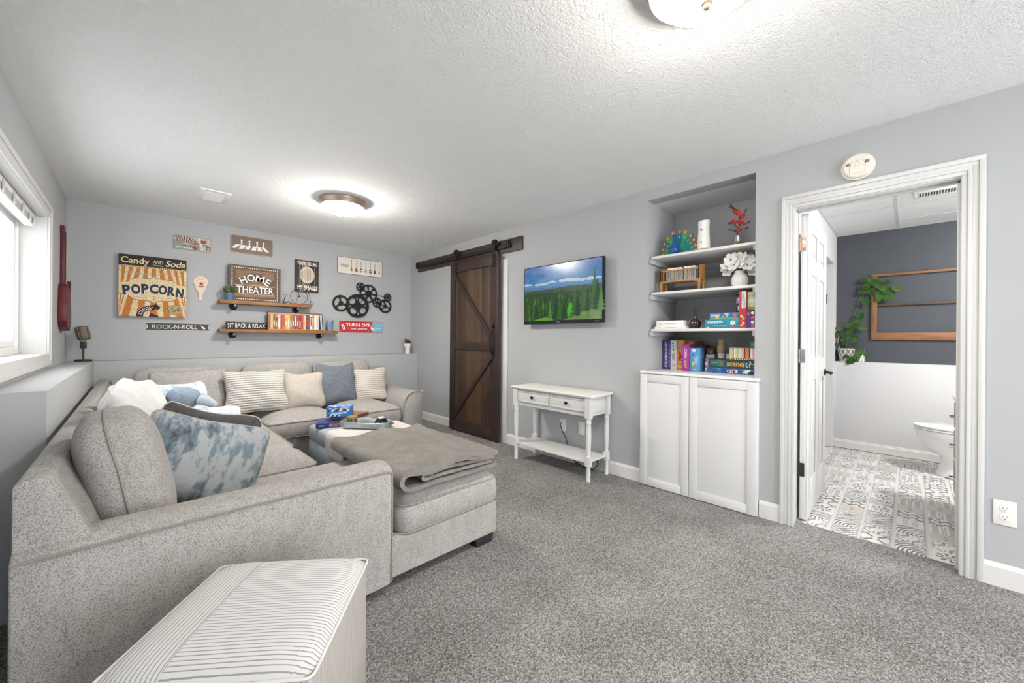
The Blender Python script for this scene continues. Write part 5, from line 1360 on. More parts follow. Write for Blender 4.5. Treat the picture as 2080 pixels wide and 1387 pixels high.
for k in range(11):
    a = R(4 + 17.2 * k); L_ = (0.135, 0.140, 0.15, 0.16, 0.175, 0.18, 0.185, 0.175, 0.16, 0.15, 0.14)[k]; yy = 0.012 + 0.006 * (k % 2)
    ux, uz = math.cos(a), math.sin(a); px, pz = -uz, ux
    P = [(r_ * L_, w_) for r_, w_ in ((0.18, 0.008), (0.45, 0.014), (0.75, 0.019), (0.95, 0.021), (1.08, 0.014), (1.12, 0.0))]
    poly = [(ux * r_ + px * w_, 0.02 + uz * r_ + pz * w_) for r_, w_ in P] + [(ux * r_ - px * w_, 0.02 + uz * r_ - pz * w_) for r_, w_ in P[::-1]]
    f = MB().prism(poly, yy, yy + 0.004).build('tail_feather', tealm[k % 3], t, smooth=0)
    c0 = (ux * L_ * 0.98, 0.02 + uz * L_ * 0.98)
    MB().lathe([(0.015, -yy), (0.015, -yy + 0.003), (0.010, -yy + 0.0035)], 14, (c0[0], 0, c0[1]), axis='y').build('eye_ring', C('b4583a', 0.4), f)
    MB().lathe([(0.009, -yy + 0.003), (0.009, -yy + 0.005), (0, -yy + 0.0055)], 12, (c0[0], 0, c0[1]), axis='y').build('eye_centre', C('d9a84a', 0.4), f)
    for r_ in (0.35, 0.55, 0.75): MB().lathe([(0.007, -yy + 0.001), (0.006, -yy + 0.004), (0, -yy + 0.005)], 8, (ux * L_ * r_, 0, 0.02 + uz * L_ * r_), axis='y').build('scale', C(('3fc07c', 'd3c04a', '1c6fa0')[int(r_ * 10) % 3], 0.35), f)
t = thing('white_diffuser', 'tall white cordless device with a wooden foot on the top niche shelf', 'device', (3.16, 1.118, SH[0]), R(-90))
MB().lathe([(0.046, 0), (0.0475, 0.002), (0.047, 0.018), (0.046, 0.020)], 32).build('foot', C('c7a878', 0.5), t)
mb = MB(); L = []
for z, r_ in ((0.0205, 0.0475), (0.06, 0.0465), (0.12, 0.0425), (0.18, 0.040), (0.21, 0.041), (0.232, 0.0425), (0.236, 0.041)):
    L.append([(r_ * math.cos(2 * PI * i / 32), r_ * math.sin(2 * PI * i / 32), z + (0.10 * r_ * math.cos(2 * PI * i / 32) if z > 0.2 else 0)) for i in range(32)])
mb.loops(L).build('shell', C('f0efec', 0.3), t, smooth=50)
for z, r_ in ((0.165, 0.009), (0.068, 0.007)): MB().lathe([(r_, 0.036 + (0.004 if z < 0.1 else 0.001)), (r_, 0.0425 + (0.004 if z < 0.1 else 0)), (r_ * 0.6, 0.0432 + (0.004 if z < 0.1 else 0))], 16, (-0.004, 0, z), axis='y').build('button', C('8b8a88', 0.4), t)

def blossom(parent, c, r, m, mc, seed, nm='blossom', n=5):
    rn = random.Random(seed); d = Vector((rn.uniform(-0.6, 0.6), -1, rn.uniform(-0.2, 0.8))).normalized()
    u = d.orthogonal().normalized(); w_ = d.cross(u); c = Vector(c); mb = MB()
    for k in range(n):
        a = 2 * PI * k / n + rn.random() * 0.3
        e = u * math.cos(a) + w_ * math.sin(a); q_ = d.cross(e)
        pts = [c, c + e * r * 0.55 + q_ * r * 0.42 + d * r * 0.10, c + e * r * 0.95 + q_ * r * 0.30 + d * r * 0.28, c + e * r * 1.05 + d * r * 0.34, c + e * r * 0.95 - q_ * r * 0.30 + d * r * 0.28, c + e * r * 0.55 - q_ * r * 0.42 + d * r * 0.10, c + e * r * 0.6 + d * r * 0.04]
        mb.add(pts, [(0, 1, 6), (1, 2, 6), (2, 3, 6), (3, 4, 6), (4, 5, 6), (5, 0, 6)])
    o = mb.build(nm, m, parent, smooth=60)
    MB().sph(tuple(c + d * r * 0.12), r * 0.15, 8, 6).build('stamen', mc, o)
    return o
t = thing('vase_of_red_blossom', 'red blossom branch in a small brass-banded vase on the top niche shelf', 'vase', (3.17, 0.882, SH[0]), R(-90))
MB().lathe([(0.036, 0), (0.040, 0.004), (0.040, 0.020), (0.037, 0.024)], 24).build('wooden_foot', C('7d6550', 0.5), t)
MB().lathe([(0.041, 0.024), (0.043, 0.030), (0.041, 0.036)], 24).build('brass_band', C('b39a66', 0.3, 0.7), t)
MB().lathe([(0.030, 0.036), (0.024, 0.042), (0.023, 0.082), (0.021, 0.082), (0.021, 0.045), (0, 0.044)], 24).build('neck', C('a9b0b8', 0.15, 0.6), t)
br = [[(0, 0, 0.05), (-0.004, 0, 0.12), (0.012, 0, 0.18), (0.004, 0, 0.24), (-0.02, 0, 0.285), (-0.05, 0, 0.32)], [(0.0, 0, 0.11), (-0.03, -0.01, 0.125), (-0.055, -0.01, 0.135)], [(0.008, 0, 0.165), (0.04, 0, 0.16), (0.068, 0, 0.168)], [(0.006, 0, 0.21), (0.035, 0, 0.235), (0.05, 0, 0.262)], [(-0.002, 0, 0.14), (-0.03, 0, 0.18), (-0.062, 0, 0.186)], [(0.0, 0, 0.125), (0.03, 0, 0.128), (0.058, 0, 0.13)]]
for b in br: MB().tube(b, [0.0034 - 0.0016 * i / len(b) for i in range(len(b))], 6).build('branch', C('3a2a26', 0.6), t)
for k, c_ in enumerate(((0.004, -0.008, 0.118), (0.028, -0.012, 0.158), (-0.028, -0.012, 0.184), (0.032, -0.008, 0.214), (0.006, -0.012, 0.250), (-0.014, -0.004, 0.262), (0.012, -0.010, 0.178))): blossom(t, c_, 0.024, C('c22f2a', 0.5), C('e0b545', 0.5), k)
for c_ in ((-0.05, 0, 0.322), (-0.042, 0, 0.305), (-0.058, 0, 0.312), (-0.03, 0, 0.29), (0.05, 0, 0.264), (0.068, 0, 0.17), (-0.062, 0, 0.188), (-0.055, -0.01, 0.137), (0.058, 0, 0.132), (-0.04, 0, 0.298)): MB().sph(c_, (0.006, 0.006, 0.008), 8, 6).build('bud', C('6d1f28', 0.5), t)

t = thing('wooden_rack', 'honey-coloured wooden rack standing on the middle niche shelf', 'rack', (3.19, 1.295, SH[1]), R(-90))
for s_ in (-1, 1):
    sp_ = MB().box(s_ * 0.152 - 0.008, s_ * 0.152 + 0.008, -0.058, -0.036, 0, 0.185).box(s_ * 0.152 - 0.008, s_ * 0.152 + 0.008, 0.036, 0.058, 0, 0.205)
    sp_.prismx([(-0.058, 0.09), (0.058, 0.09), (0.058, 0.205), (0.03, 0.215), (-0.02, 0.205), (-0.058, 0.185)], s_ * 0.152 - 0.007, s_ * 0.152 + 0.007)
    sp_.build('end_panel', M_rackwood, t, bev=0.002)
MB().box(-0.145, 0.145, -0.052, 0.052, 0.082, 0.092).build('rack_floor', M_rackwood, t, bev=0.001)
for z in (0.176,): MB().box(-0.145, 0.145, -0.058, -0.050, z - 0.006, z + 0.006).build('front_rail', M_rackwood, t, bev=0.001)
MB().prism([(-0.145, 0.092), (0.145, 0.092), (0.145, 0.070)] + [(0.145 - 0.29 * i / 10, 0.070 + 0.014 * math.sin(PI * i / 10) ** 0.5) for i in range(1, 10)] + [(-0.145, 0.070)], -0.058, -0.050).build('apron', M_rackwood, t, bev=0.001)
MB().box(-0.145, 0.145, 0.050, 0.058, 0.09, 0.19).build('back_panel', M_rackwood, t, bev=0.001)
for k in range(11): MB().box(-0.128 + k * 0.0254 - 0.003, -0.128 + k * 0.0254 + 0.003, -0.057, -0.051, 0.092, 0.170).build('spindle', M_rackwood, t, smooth=0)
for k in range(7):
    x = -0.088 + k * 0.030 + (0.014 if k > 3 else 0)
    b = thing('card_box', ('pale blue card box in the wooden rack, next to the rack\'s dark empty end', 'second pale blue card box from the dark empty end of the wooden rack', 'third pale blue card box from the dark empty end of the rack', 'fourth pale blue card box, just before the gap in the wooden rack', 'pale blue card box just after the gap in the wooden rack', 'second last pale blue card box in the wooden rack', 'last pale blue card box, at the bookshelf-wall end of the wooden rack')[k], 'card box', (3.19, 1.295 - x, SH[1] + 0.0925), R(-90), 'card boxes in the wooden rack')
    MB().box(-0.0125, 0.0125, -0.045, 0.045, 0, 0.105).build('box', C(('b9cfe4', 'a5c0dc', 'c2d5e6')[k % 3], 0.5), b, bev=0.0008)
    MB().box(-0.0127, 0.0127, -0.0455, 0.0455, 0.085, 0.1052).build('lid', C('edefee', 0.5), b, smooth=0)
    MB().rect(-0.008, 0.008, 0.02, 0.075, 0.0458, 0).build('label', C(('6f8fb8', 'd6c58a', '8aa8a0')[k % 3]), b, smooth=0)

t = thing('vase_of_white_flowers', 'round white vase filled with white flowers on the middle niche shelf', 'vase', (3.19, 0.875, SH[1]), R(-90))
MB().lathe([(0.036, 0), (0.044, 0.004), (0.056, 0.035), (0.056, 0.065), (0.042, 0.095), (0.032, 0.105), (0.034, 0.122), (0.031, 0.123), (0.028, 0.106), (0, 0.10)], 32).build('vase', C('f1f0ee', 0.25), t)
rn = random.Random(11)
for k, c_ in enumerate(((-0.075, -0.03, 0.165), (-0.045, -0.045, 0.205), (-0.008, -0.03, 0.215), (0.03, -0.035, 0.205), (0.065, -0.02, 0.185), (0.09, -0.01, 0.15), (0.06, -0.045, 0.155), (-0.025, -0.05, 0.165), (-0.085, 0.01, 0.14), (0.02, -0.05, 0.17), (0.085, 0.02, 0.125), (-0.03, 0.03, 0.21), (0.04, 0.03, 0.21))):
    blossom(t, c_, 0.046, C('f3f2ee', 0.6), C('7d8458', 0.6), 40 + k, 'flower', 6)
for k in range(6): MB().tube([(0.005 * (k - 3), 0, 0.10), (0.012 * (k - 3), -0.01, 0.15), (0.024 * (k - 3), -0.015, 0.19)], 0.0022, 5).build('stem', C('5f7a42'), t)

# lowest shelf
bk = C('f0eeec', 0.45)
def book(label, X_, y, z, w_, d_, h_, rz=0, mark=True):
    t = thing('book', label, 'book', (X_, y, z), R(-90) + rz, 'white books on the lowest niche shelf')
    MB().box(-w_ / 2, w_ / 2, -d_ / 2, d_ / 2, 0, 0.003).box(-w_ / 2, w_ / 2, -d_ / 2, d_ / 2, h_ - 0.003, h_).box(-w_ / 2, w_ / 2, -d_ / 2, -d_ / 2 + 0.003, 0.003, h_ - 0.003).build('cover', bk, t, bev=0.0006)
    MB().box(-w_ / 2 + 0.003, w_ / 2 - 0.003, -d_ / 2 + 0.003, d_ / 2 - 0.003, 0.003, h_ - 0.003).build('pages', C('e4dfd4', 0.8), t, smooth=0)
    if mark: MB().ell(-w_ * 0.33, h_ / 2, 0.006, 0.006, d_ / 2 + 0.0004, 0, 10).ell(w_ * 0.40, h_ * 0.6, 0.004, 0.004, d_ / 2 + 0.0004, 0, 10).rect(-0.03, 0.05, h_ / 2 - 0.002, h_ / 2 + 0.002, d_ / 2 + 0.0004, 0).build('spine_print', C('a9a5a2'), t, smooth=0)
book('thin white book at the bottom of the pair on the lowest niche shelf', 3.16, 1.345, SH[2], 0.25, 0.17, 0.018)
book('thicker white book lying on top of the thin one, lowest niche shelf', 3.16, 1.350, SH[2] + 0.0185, 0.222, 0.15, 0.048)
t = thing('reed_diffuser', 'round dark brown reed diffuser with black sticks beside the white books', 'diffuser', (3.17, 1.182, SH[2]), R(-90))
MB().lathe([(0.020, 0), (0.036, 0.010), (0.046, 0.034), (0.044, 0.056), (0.028, 0.078), (0.014, 0.086), (0.012, 0.096), (0.010, 0.096), (0, 0.094)], 28).build('bottle', C('3a2a24', 0.12), t)
for k in range(8):
    a = 2 * PI * k / 8
    MB().tube([(1.01 * r_ * math.cos(a), 1.01 * r_ * math.sin(a), z) for r_, z in ((0.022, 0.002), (0.0365, 0.010), (0.0465, 0.034), (0.0445, 0.056), (0.0285, 0.078), (0.015, 0.086))], 0.0012, 5).build('silver_rib', C('a8a29c', 0.25, 0.8), t)
for dx, dy in ((-0.012, 0), (-0.007, 0.01), (-0.016, 0.008), (0.035, -0.005)): MB().cyl((0, 0, 0.07), (dx * 1.0, dy, 0.178), 0.0018, n=6).build('reed', C('1e1b19'), t)

t = game_box('board_game', 'teal game box lying at the bottom of the stack on the lowest niche shelf', (3.20, 0.963, SH[2]), R(-90), (0.232, 0.23, 0.064), '2a8fa3')
p = MB().text('catch', -0.045, 0.048, 0.105, 0.022, 0.1155, 0, bold=0.03); p.text('phrase', -0.03, 0.030, 0.11, 0.016, 0.1155, 1, bold=0.01)
p.rect(-0.105, -0.085, 0.006, 0.010, 0.1155, 0).ell(0.075, 0.036, 0.018, 0.020, 0.1155, 2, 14).ell(0.085, 0.018, 0.010, 0.012, 0.1158, 3, 12).ell(0.066, 0.022, 0.006, 0.007, 0.116, 1, 10).line([(0.05, 0.04), (0.05, 0.02)], 0.003, 0.1155, 1).line([(-0.06, 0.018), (0.03, 0.019)], 0.0015, 0.1155, 0)
p.build('printed_side', [C('f3f3f0'), C('3a4f8c'), C('cfdfe4'), C('b0503c')], t, smooth=0)
t = game_box('board_game', 'blue and green game box on top of the teal one', (3.195, 0.950, SH[2] + 0.0645), R(-90), (0.196, 0.20, 0.050), '3f6fb0')
p = MB().rect(-0.097, 0.097, 0.001, 0.014, 0.1002, 5); p.text("WHO'S ON THE", -0.06, 0.038, 0.062, 0.009, 0.1006, 0).text('MONEY', -0.06, 0.026, 0.062, 0.015, 0.1006, 0, bold=0.03).ell(-0.045, 0.013, 0.012, 0.005, 0.1008, 1, 12).poly([(-0.015, 0.012), (0.005, 0.045), (0.035, 0.045), (0.025, 0.020)], 0.1006, 3).ell(0.006, 0.024, 0.010, 0.012, 0.1009, 4, 12).ell(0.073, 0.030, 0.014, 0.013, 0.1006, 2, 16)
p.build('printed_side', [C('f4f4f4'), C('e2b43c'), C('dc6a54'), C('b9c6d0'), C('7a6a58'), C('5fae8c')], t, smooth=0)
def upright(name, label, y, z, w_, d_, h_, X_, col, prints=None, cat='board game', group='board games'):
    t = game_box(name, label, (X_, y, z), R(-90), (w_, d_, h_), col, cat, group, lid=False)
    return t
t = upright('board_game', 'small dark navy box standing behind, left of the tall red game box', 0.871, SH[2] + 0.115, 0.055, 0.05, 0.135, 3.215, '28304a')
MB().rect(-0.025, 0.025, 0.07, 0.125, 0.0252, 0).ell(-0.004, 0.10, 0.013, 0.014, 0.0256, 1, 14).ell(-0.002, 0.10, 0.006, 0.007, 0.0259, 2, 10).rect(-0.015, -0.006, 0.02, 0.05, 0.0254, 3).rect(0.004, 0.014, 0.015, 0.03, 0.0254, 1).build('printed_side', [C('9a84a8'), C('e6e2ea'), C('23284a'), C('d9d7c8')], t, smooth=0)
t = upright('board_game', 'tall red game box standing on end on the lowest niche shelf', 0.825, SH[2], 0.046, 0.22, 0.262, 3.19, 'c63a36')
p = MB().rect(-0.006, 0.022, 0.14, 0.258, 0.1102, 0); p.text('PERFECTION', 0.006, 0.19, 0.105, 0.020, 0.1106, 1, rot=R(-82), bold=0.03)
for k in range(5): p.ell(-0.006 + 0.012 * (k % 2), 0.02 + k * 0.016, 0.009, 0.009, 0.1106, 2 + k % 3, 10)
p.build('printed_side', [C('e6e4e8'), C('8ba6c4'), C('dfc06a'), C('e9d9cf'), C('d8664a')], t, smooth=0)
t = upright('board_game', 'dark purple game box with round pictures, under the small framed picture', 0.775, SH[2], 0.050, 0.22, 0.128, 3.19, '5a3a7c')
p = MB()
p.rect(0.0, 0.024, 0.085, 0.126, 0.1102, 0)
for k, (a, b, m_) in enumerate(((-0.014, 0.10, 1), (-0.016, 0.065, 2), (0.012, 0.105, 3), (0.013, 0.072, 4), (0.012, 0.04, 3), (-0.010, 0.03, 2), (0.013, 0.015, 1))): p.ell(a, b, 0.010, 0.011, 0.1106, m_, 12)
p.build('printed_side', [C('1d1d22'), C('d0543c'), C('6a2f84'), C('e9e9ea'), C('d85a6a')], t, smooth=0)
t = thing('picture_frame', 'small wooden frame with a green picture, perched on the purple game box', 'picture', (3.12, 0.777, SH[2] + 0.1285), R(-90), None)
for b in ((-0.036, 0.036, 0, 0.022), (-0.036, 0.036, 0.128, 0.136), (-0.036, -0.028, 0.022, 0.128), (0.028, 0.036, 0.022, 0.128)): MB().box(b[0], b[1], -0.008, 0.008, b[2], b[3]).build('moulding', C('a5885a', 0.5), t, bev=0.001)
gp = NM('pale green wash', 0.6); gp.col(gp.ramp(gp.noise(22, 4), [(0.4, 'f2f4ea'), (0.5, 'd6e2b8'), (0.62, '9cc45c')]))
MB().box(-0.028, 0.028, -0.002, 0.004, 0.022, 0.128).build('print', gp.m, t, smooth=0)

# bottom row, standing on the cabinet top
Z0 = 0.930
def spine(label, y0, y1, h_, col, X_=3.31, d_=0.20, prints=None, mats=None):
    t = game_box('board_game', label, (X_ + d_ / 2, (y0 + y1) / 2, Z0), R(-90), (abs(y1 - y0), d_, h_), col, lid=False)
    if prints: prints.build('printed_spine', mats, t, smooth=0)
    return t
D = 0.1004
p = MB().text('ARE WE COMPATIBLE?', -0.004, 0.125, 0.215, 0.020, D, 0, rot=R(-90), bold=0.01)
for k in range(6): p.ell(0.026, 0.03 + k * 0.035, 0.006, 0.012, D, 1, 10)
spine('navy game box with white capitals, first in the row on the cabinet', 1.506, 1.440, 0.252, '46478a', prints=p, mats=[C('e6e4ee'), C('8d86b4')])
p = MB().text('OUT OF', 0.006, 0.115, 0.055, 0.013, D, 0, rot=R(-80), bold=0.03).text('CONTEXT', -0.006, 0.105, 0.06, 0.013, D, 0, rot=R(-80), bold=0.03)
for k in range(3): p.ell(-0.008 + 0.004 * k, 0.222 - 0.026 * k, 0.006, 0.006, D, 0 if k % 2 == 0 else 1, 10)
p.line([(-0.012, 0.04), (0.0, 0.05), (0.012, 0.042), (0.0, 0.03), (-0.01, 0.025)], 0.003, D, 0)
spine('white game box with black doodles, second in the row on the cabinet', 1.437, 1.385, 0.252, 'e9e8ea', prints=p, mats=[C('26262a'), C('b04a3c')])
p = MB().text('LIFE', 0.0, 0.195, 0.045, 0.020, D, 0, rot=R(-90), bold=0.03).ell(0.0, 0.125, 0.012, 0.034, D, 1, 14, R(12)).ell(-0.006, 0.10, 0.010, 0.018, D + 0.0002, 1, 12).ell(0.0, 0.066, 0.016, 0.018, D, 2, 16).ell(0.0, 0.066, 0.010, 0.012, D + 0.0003, 3, 14)
p.rect(-0.022, 0.022, 0.02, 0.04, D, 4)
spine('orange and yellow game box, third in the row on the cabinet', 1.378, 1.328, 0.252, 'e0a040', prints=p, mats=[C('9aa4c4'), C('a82c50'), C('8a3f30'), C('e6d9d2'), C('ecc045')])
p = MB()
for k in range(7): p.ell(-0.012 + 0.008 * (k % 4), 0.06 + k * 0.027, 0.014, 0.016, D, k % 4, 12)
spine('brown game box with colourful curls, fourth in the row on the cabinet', 1.3265, 1.2515, 0.250, '9a6236', X_=3.35, prints=p, mats=[C('6a7a4c'), C('b04038'), C('c9a04a'), C('7d5a8c')])
p = MB().text('LATIN', 0.0, 0.060, 0.062, 0.020, D, 0, rot=R(90), bold=0.03).text('FRENZY', 0.0, 0.145, 0.085, 0.020, D, 1, rot=R(90), bold=0.03)
spine('magenta game box with yellow and white capitals, on the cabinet', 1.312, 1.256, 0.220, 'b03c98', X_=3.145 + 0.10, d_=0.10, prints=p.xf(Matrix.Translation((0, 0.05, 0))), mats=[C('e9d13c'), C('ecdcec')])
spine('dark purple game box seen above the light blue one, on the cabinet', 1.2505, 1.190, 0.216, '5d3566', X_=3.36, d_=0.16)
p = MB().rect(-0.024, 0.006, 0.160, 0.178, D, 0).text('GREEN', 0.004, 0.085, 0.06, 0.014, D, 0, rot=R(84)).text('WORLD', 0.018, 0.095, 0.065, 0.012, D, 0, rot=R(84)).ell(-0.014, 0.06, 0.010, 0.020, D, 1, 12).ell(-0.006, 0.04, 0.012, 0.010, D + 0.0002, 2, 12).ell(-0.016, 0.135, 0.010, 0.008, D, 3, 12).ell(-0.004, 0.015, 0.006, 0.006, D, 0, 10)
spine('light blue game box with a small white label, on the cabinet', 1.254, 1.176, 0.190, '5f9fd4', X_=3.26, d_=0.098, prints=p.xf(Matrix.Translation((0, 0.051, 0))), mats=[C('eef2f4'), C('d9c25c'), C('6fae4c'), C('4a5fa8')])
p = MB()
for k in range(4): p.ell(-0.006 + 0.012 * (k % 2), 0.02 + k * 0.022, 0.011, 0.014, 0.0804, k % 2, 12)
t = spine('small mauve and white box between the light blue box and the stack', 1.160, 1.122, 0.110, '9a7488', X_=3.32, d_=0.16, prints=p, mats=[C('e9e6ea'), C('c4a8b8')])
t = game_box('board_game', 'blue cloudy game box at the bottom of the stack on the cabinet', (3.37, 0.950, Z0), R(-90), (0.340, 0.22, 0.040), '3a6fae')
p = MB()
cl = NM('cloudy blue print', 0.45); cl.col(cl.ramp(cl.noise(14, 4), [(0.35, '1f3f86'), (0.55, '3a76b4'), (0.7, 'a9cfe6')]))
p.rect(-0.169, 0.169, 0.001, 0.039, 0.1103, 0); p.text('CLUE', 0.01, 0.019, 0.075, 0.022, 0.1107, 1, bold=0.05).ell(0.022, 0.019, 0.010, 0.012, 0.111, 2, 14).poly([(0.075, 0.008), (0.10, 0.034), (0.135, 0.038), (0.125, 0.006)], 0.1107, 1)
p.poly([(0.115, 0.004), (0.12, 0.022), (0.128, 0.018), (0.135, 0.034), (0.142, 0.020), (0.15, 0.030), (0.156, 0.014), (0.165, 0.004)], 0.1109, 3)
p.build('printed_side', [cl.m, C('f2f2f2'), C('b03c38'), C('22303a')], t, smooth=0)
t = game_box('board_game', 'dark teal film quiz game box lying on the cloudy blue one', (3.375, 0.946, Z0 + 0.0405), R(-90), (0.334, 0.22, 0.066), '1f4a4c')
p = MB(); gn = NM('green print', 0.45); gn.col(gn.ramp(gn.noise(9, 3), [(0.4, '1f5f58'), (0.6, '3f8f6a')]))
p.rect(-0.166, 0.166, 0.001, 0.064, 0.1102, 3); p.rect(-0.155, -0.05, 0.010, 0.058, 0.1104, 0).ell(-0.07, 0.034, 0.013, 0.016, 0.1107, 4, 14).text('junior', -0.12, 0.038, 0.05, 0.022, 0.1107, 5)
p.text('scene', 0.020, 0.030, 0.112, 0.030, 0.111, 1, bold=0.02, shear=0.15).text('it?', 0.105, 0.036, 0.050, 0.045, 0.111, 2, bold=0.0)
p.rect(0.125, 0.16, 0.034, 0.037, 0.1107, 5).rect(0.145, 0.16, 0.010, 0.016, 0.1107, 2)
p.build('printed_side', [gn.m, C('e0b040'), C('eef0f0'), C('1f4a50'), C('8a6a5c'), C('9cc4b0')], t, smooth=0)
zt = Z0 + 0.107
t = thing('striped_box', 'box with pastel and orange vertical stripes lying on the teal film quiz', 'box', (3.36, 0.862, zt), R(-90))
MB().box(-0.098, 0.098, -0.10, 0.09, 0, 0.012).build('base', C('7c5a4a', 0.5), t, bev=0.001)
MB().box(-0.098, 0.098, -0.10, 0.09, 0.0122, 0.092).build('lid', C('e9e2d8', 0.5), t, bev=0.001)
p = MB(); x = -0.097
for ww, cc in ((0.020, 0), (0.010, 1), (0.010, 2), (0.012, 3), (0.012, 4), (0.008, 2), (0.012, 5), (0.012, 6), (0.010, 7), (0.024, 1), (0.010, 7), (0.010, 2), (0.012, 6), (0.010, 5), (0.010, 4), (0.011, 3)):
    p.rect(x, min(x + ww, 0.097), 0.013, 0.091, 0.1003, cc); x += ww
for k in range(12): p.rect(-0.094 + k * 0.016, -0.086 + k * 0.016, 0.001, 0.011, 0.1003, k % 7)
p.build('printed_side', [C('c9d69a'), C('e08a3c'), C('f0ece4'), C('e0d690'), C('9cd0b8'), C('f0c4b4'), C('e6b4b8'), C('4a3a36')], t, smooth=0)
t = thing('mint_box', 'mint green box at the back of the cabinet top, behind the striped box', 'box', (3.45, 0.80, zt + 0.092), R(-90))
MB().box(-0.055, 0.055, -0.05, 0.06, 0, 0.010).box(-0.057, 0.057, -0.052, 0.062, 0.011, 0.042).build('box', C('a5d8c0', 0.5), t, bev=0.001)
t = thing('wooden_peg_figure', 'pale turned wooden figure standing behind the teal film quiz', 'figurine', (3.40, 1.062, zt), R(-90))
MB().lathe([(0.024, 0), (0.026, 0.003), (0.026, 0.04), (0.031, 0.055), (0.033, 0.075), (0.028, 0.105), (0.020, 0.122), (0.024, 0.128), (0.027, 0.140), (0.024, 0.156), (0.012, 0.166), (0, 0.168)], 28).build('body', C('d3b591', 0.5, 0, 0.5, 0.15), t)
MB().lathe([(0.0266, 0.004), (0.0268, 0.042), (0.0266, 0.042)], 28, cap0=False, cap1=False).build('white_band', C('eeeef0', 0.5), t)
t = thing('small_white_box', 'small white and wood-topped box left of the wooden figure', 'box', (3.42, 1.142, Z0 + 0.1105), R(-90))
MB().box(-0.03, 0.03, -0.04, 0.04, 0, 0.030).build('box', C('f0efee', 0.4), t, bev=0.001)
MB().box(-0.028, 0.028, -0.036, 0.036, 0.0305, 0.075).build('top_block', C('8a6538', 0.5, 0, 0.5, 0.4), t, bev=0.001)
MB().ell(0.005, 0.045, 0.012, 0.010, 0.0364, 0, 12).build('print', C('8fa6b4'), t, smooth=0)
t = thing('small_pink_box', 'small pale pink and black box right of the wooden figure', 'box', (3.42, 0.992, zt), R(-90))
MB().box(-0.030, 0.030, -0.04, 0.04, 0, 0.040).build('box', C('ecdfe0', 0.4), t, bev=0.001)
MB().box(-0.026, 0.030, -0.038, 0.038, 0.0405, 0.064).build('lid', C('3a4250', 0.4), t, bev=0.001)
MB().rect(0.004, 0.018, 0.047, 0.058, 0.0384, 0).build('print', C('c9ccd0'), t, smooth=0)

# ------------------------------------------------------------------ bathroom
BX, BD, BH = 5.655, 5.82, 2.39
fb = MB().box(3.125, 5.95, -1.6, 1.7, -0.06, -0.007)
FB = struct('floor_bathroom', fb, C('d6d5d2', 0.5), smooth=0)
def tile_mat(name, fn, bg='dfdedb', ink='57565a', ink2='a9a6a2'):
    n = NM(name, 0.35, 0, 0.4)
    x, y, z = n.xyz()
    u, v = x / 0.0735, y / 0.0645
    r = (u * u + v * v).pw(0.5)
    a = S(n.t, None)
    at = n.t.nodes.new('ShaderNodeMath'); at.operation = 'ARCTAN2'; n.t.links.new(v.o, at.inputs[0]); n.t.links.new(u.o, at.inputs[1]); th_ = S(n.t, at.outputs[0])
    f1, f2 = fn(u, v, r, th_)
    worn = n.noise(90, 3)
    c1 = n.mix(f2, bg, ink2); c2 = n.mix(f1 * (worn * 0.5 + 0.65), c1, ink)
    n.col(c2); return n.m
def band(x, a, b): return x.gt(a) * x.lt(b)
TM = [
    tile_mat('petal tile', lambda u, v, r, t_: (band(r, 0.28, 0.78) * ((t_ * 8).sin()).gt(0.1), r.lt(0.2))),
    tile_mat('scroll tile', lambda u, v, r, t_: (((u * 7 + (v * 6).sin() * 1.6).sin()).gt(0.45), ((v * 9).sin()).gt(0.8))),
    tile_mat('arc tile', lambda u, v, r, t_: (((((u + 1) * (u + 1) + (v + 1) * (v + 1)).pw(0.5)) * 22).sin().gt(0.2), r.lt(-1.0)), ink='4a494c'),
    tile_mat('leaf tile', lambda u, v, r, t_: ((((u.abs() - v.abs()).abs()).lt(0.14)) * band(r, 0.25, 1.0), (u.abs() + v.abs()).gt(1.3))),
    tile_mat('plain tan tile', lambda u, v, r, t_: (band((u * 0.6 + v * 0).abs() + v.abs() * 2.4, 0.24, 0.36), r.gt(-1.0)), ink2='c9c2b8', ink='6d655d'),
    tile_mat('diamond tile', lambda u, v, r, t_: (band(((u * 2).abs().frac() - 0.5).abs() + ((v * 2).abs().frac() - 0.5).abs(), 0.42, 0.62), (u.abs() + v.abs()).lt(0.5))),
    tile_mat('cross tile', lambda u, v, r, t_: ((((u * 3.0).abs().frac() - 0.5).abs().lt(0.25)) * (((v * 3.0).abs().frac() - 0.5).abs().lt(0.25)) * (u.abs() - v.abs()).abs().gt(0.3), ((u * v) * 12).sin().gt(0.6))),
    tile_mat('script tile', lambda u, v, r, t_: (((v - 0.35 - (u * 19).sin() * 0.16).abs().lt(0.06) + (v + 0.35 - (u * 15 + 1.0).sin() * 0.16).abs().lt(0.06)).mn(1.0) * u.abs().lt(0.8), band(u, 0.86, 0.95)), ink='6a6a6c'),
    tile_mat('comb tile', lambda u, v, r, t_: (((u * 26).sin()).gt(0.1) * band(v.abs(), 0.35, 0.8), band(v.abs(), 0.05, 0.15))),
]
tmesh = []
for m_ in TM:
    o = MB().box(-0.0725, 0.0725, -0.063, 0.063, -0.0068, 0.0).build('floor_tile', m_, FB, bev=0.0012, seg=1, smooth=0)
    tmesh.append(o)
used = [False] * len(TM)
rn = random.Random(21)
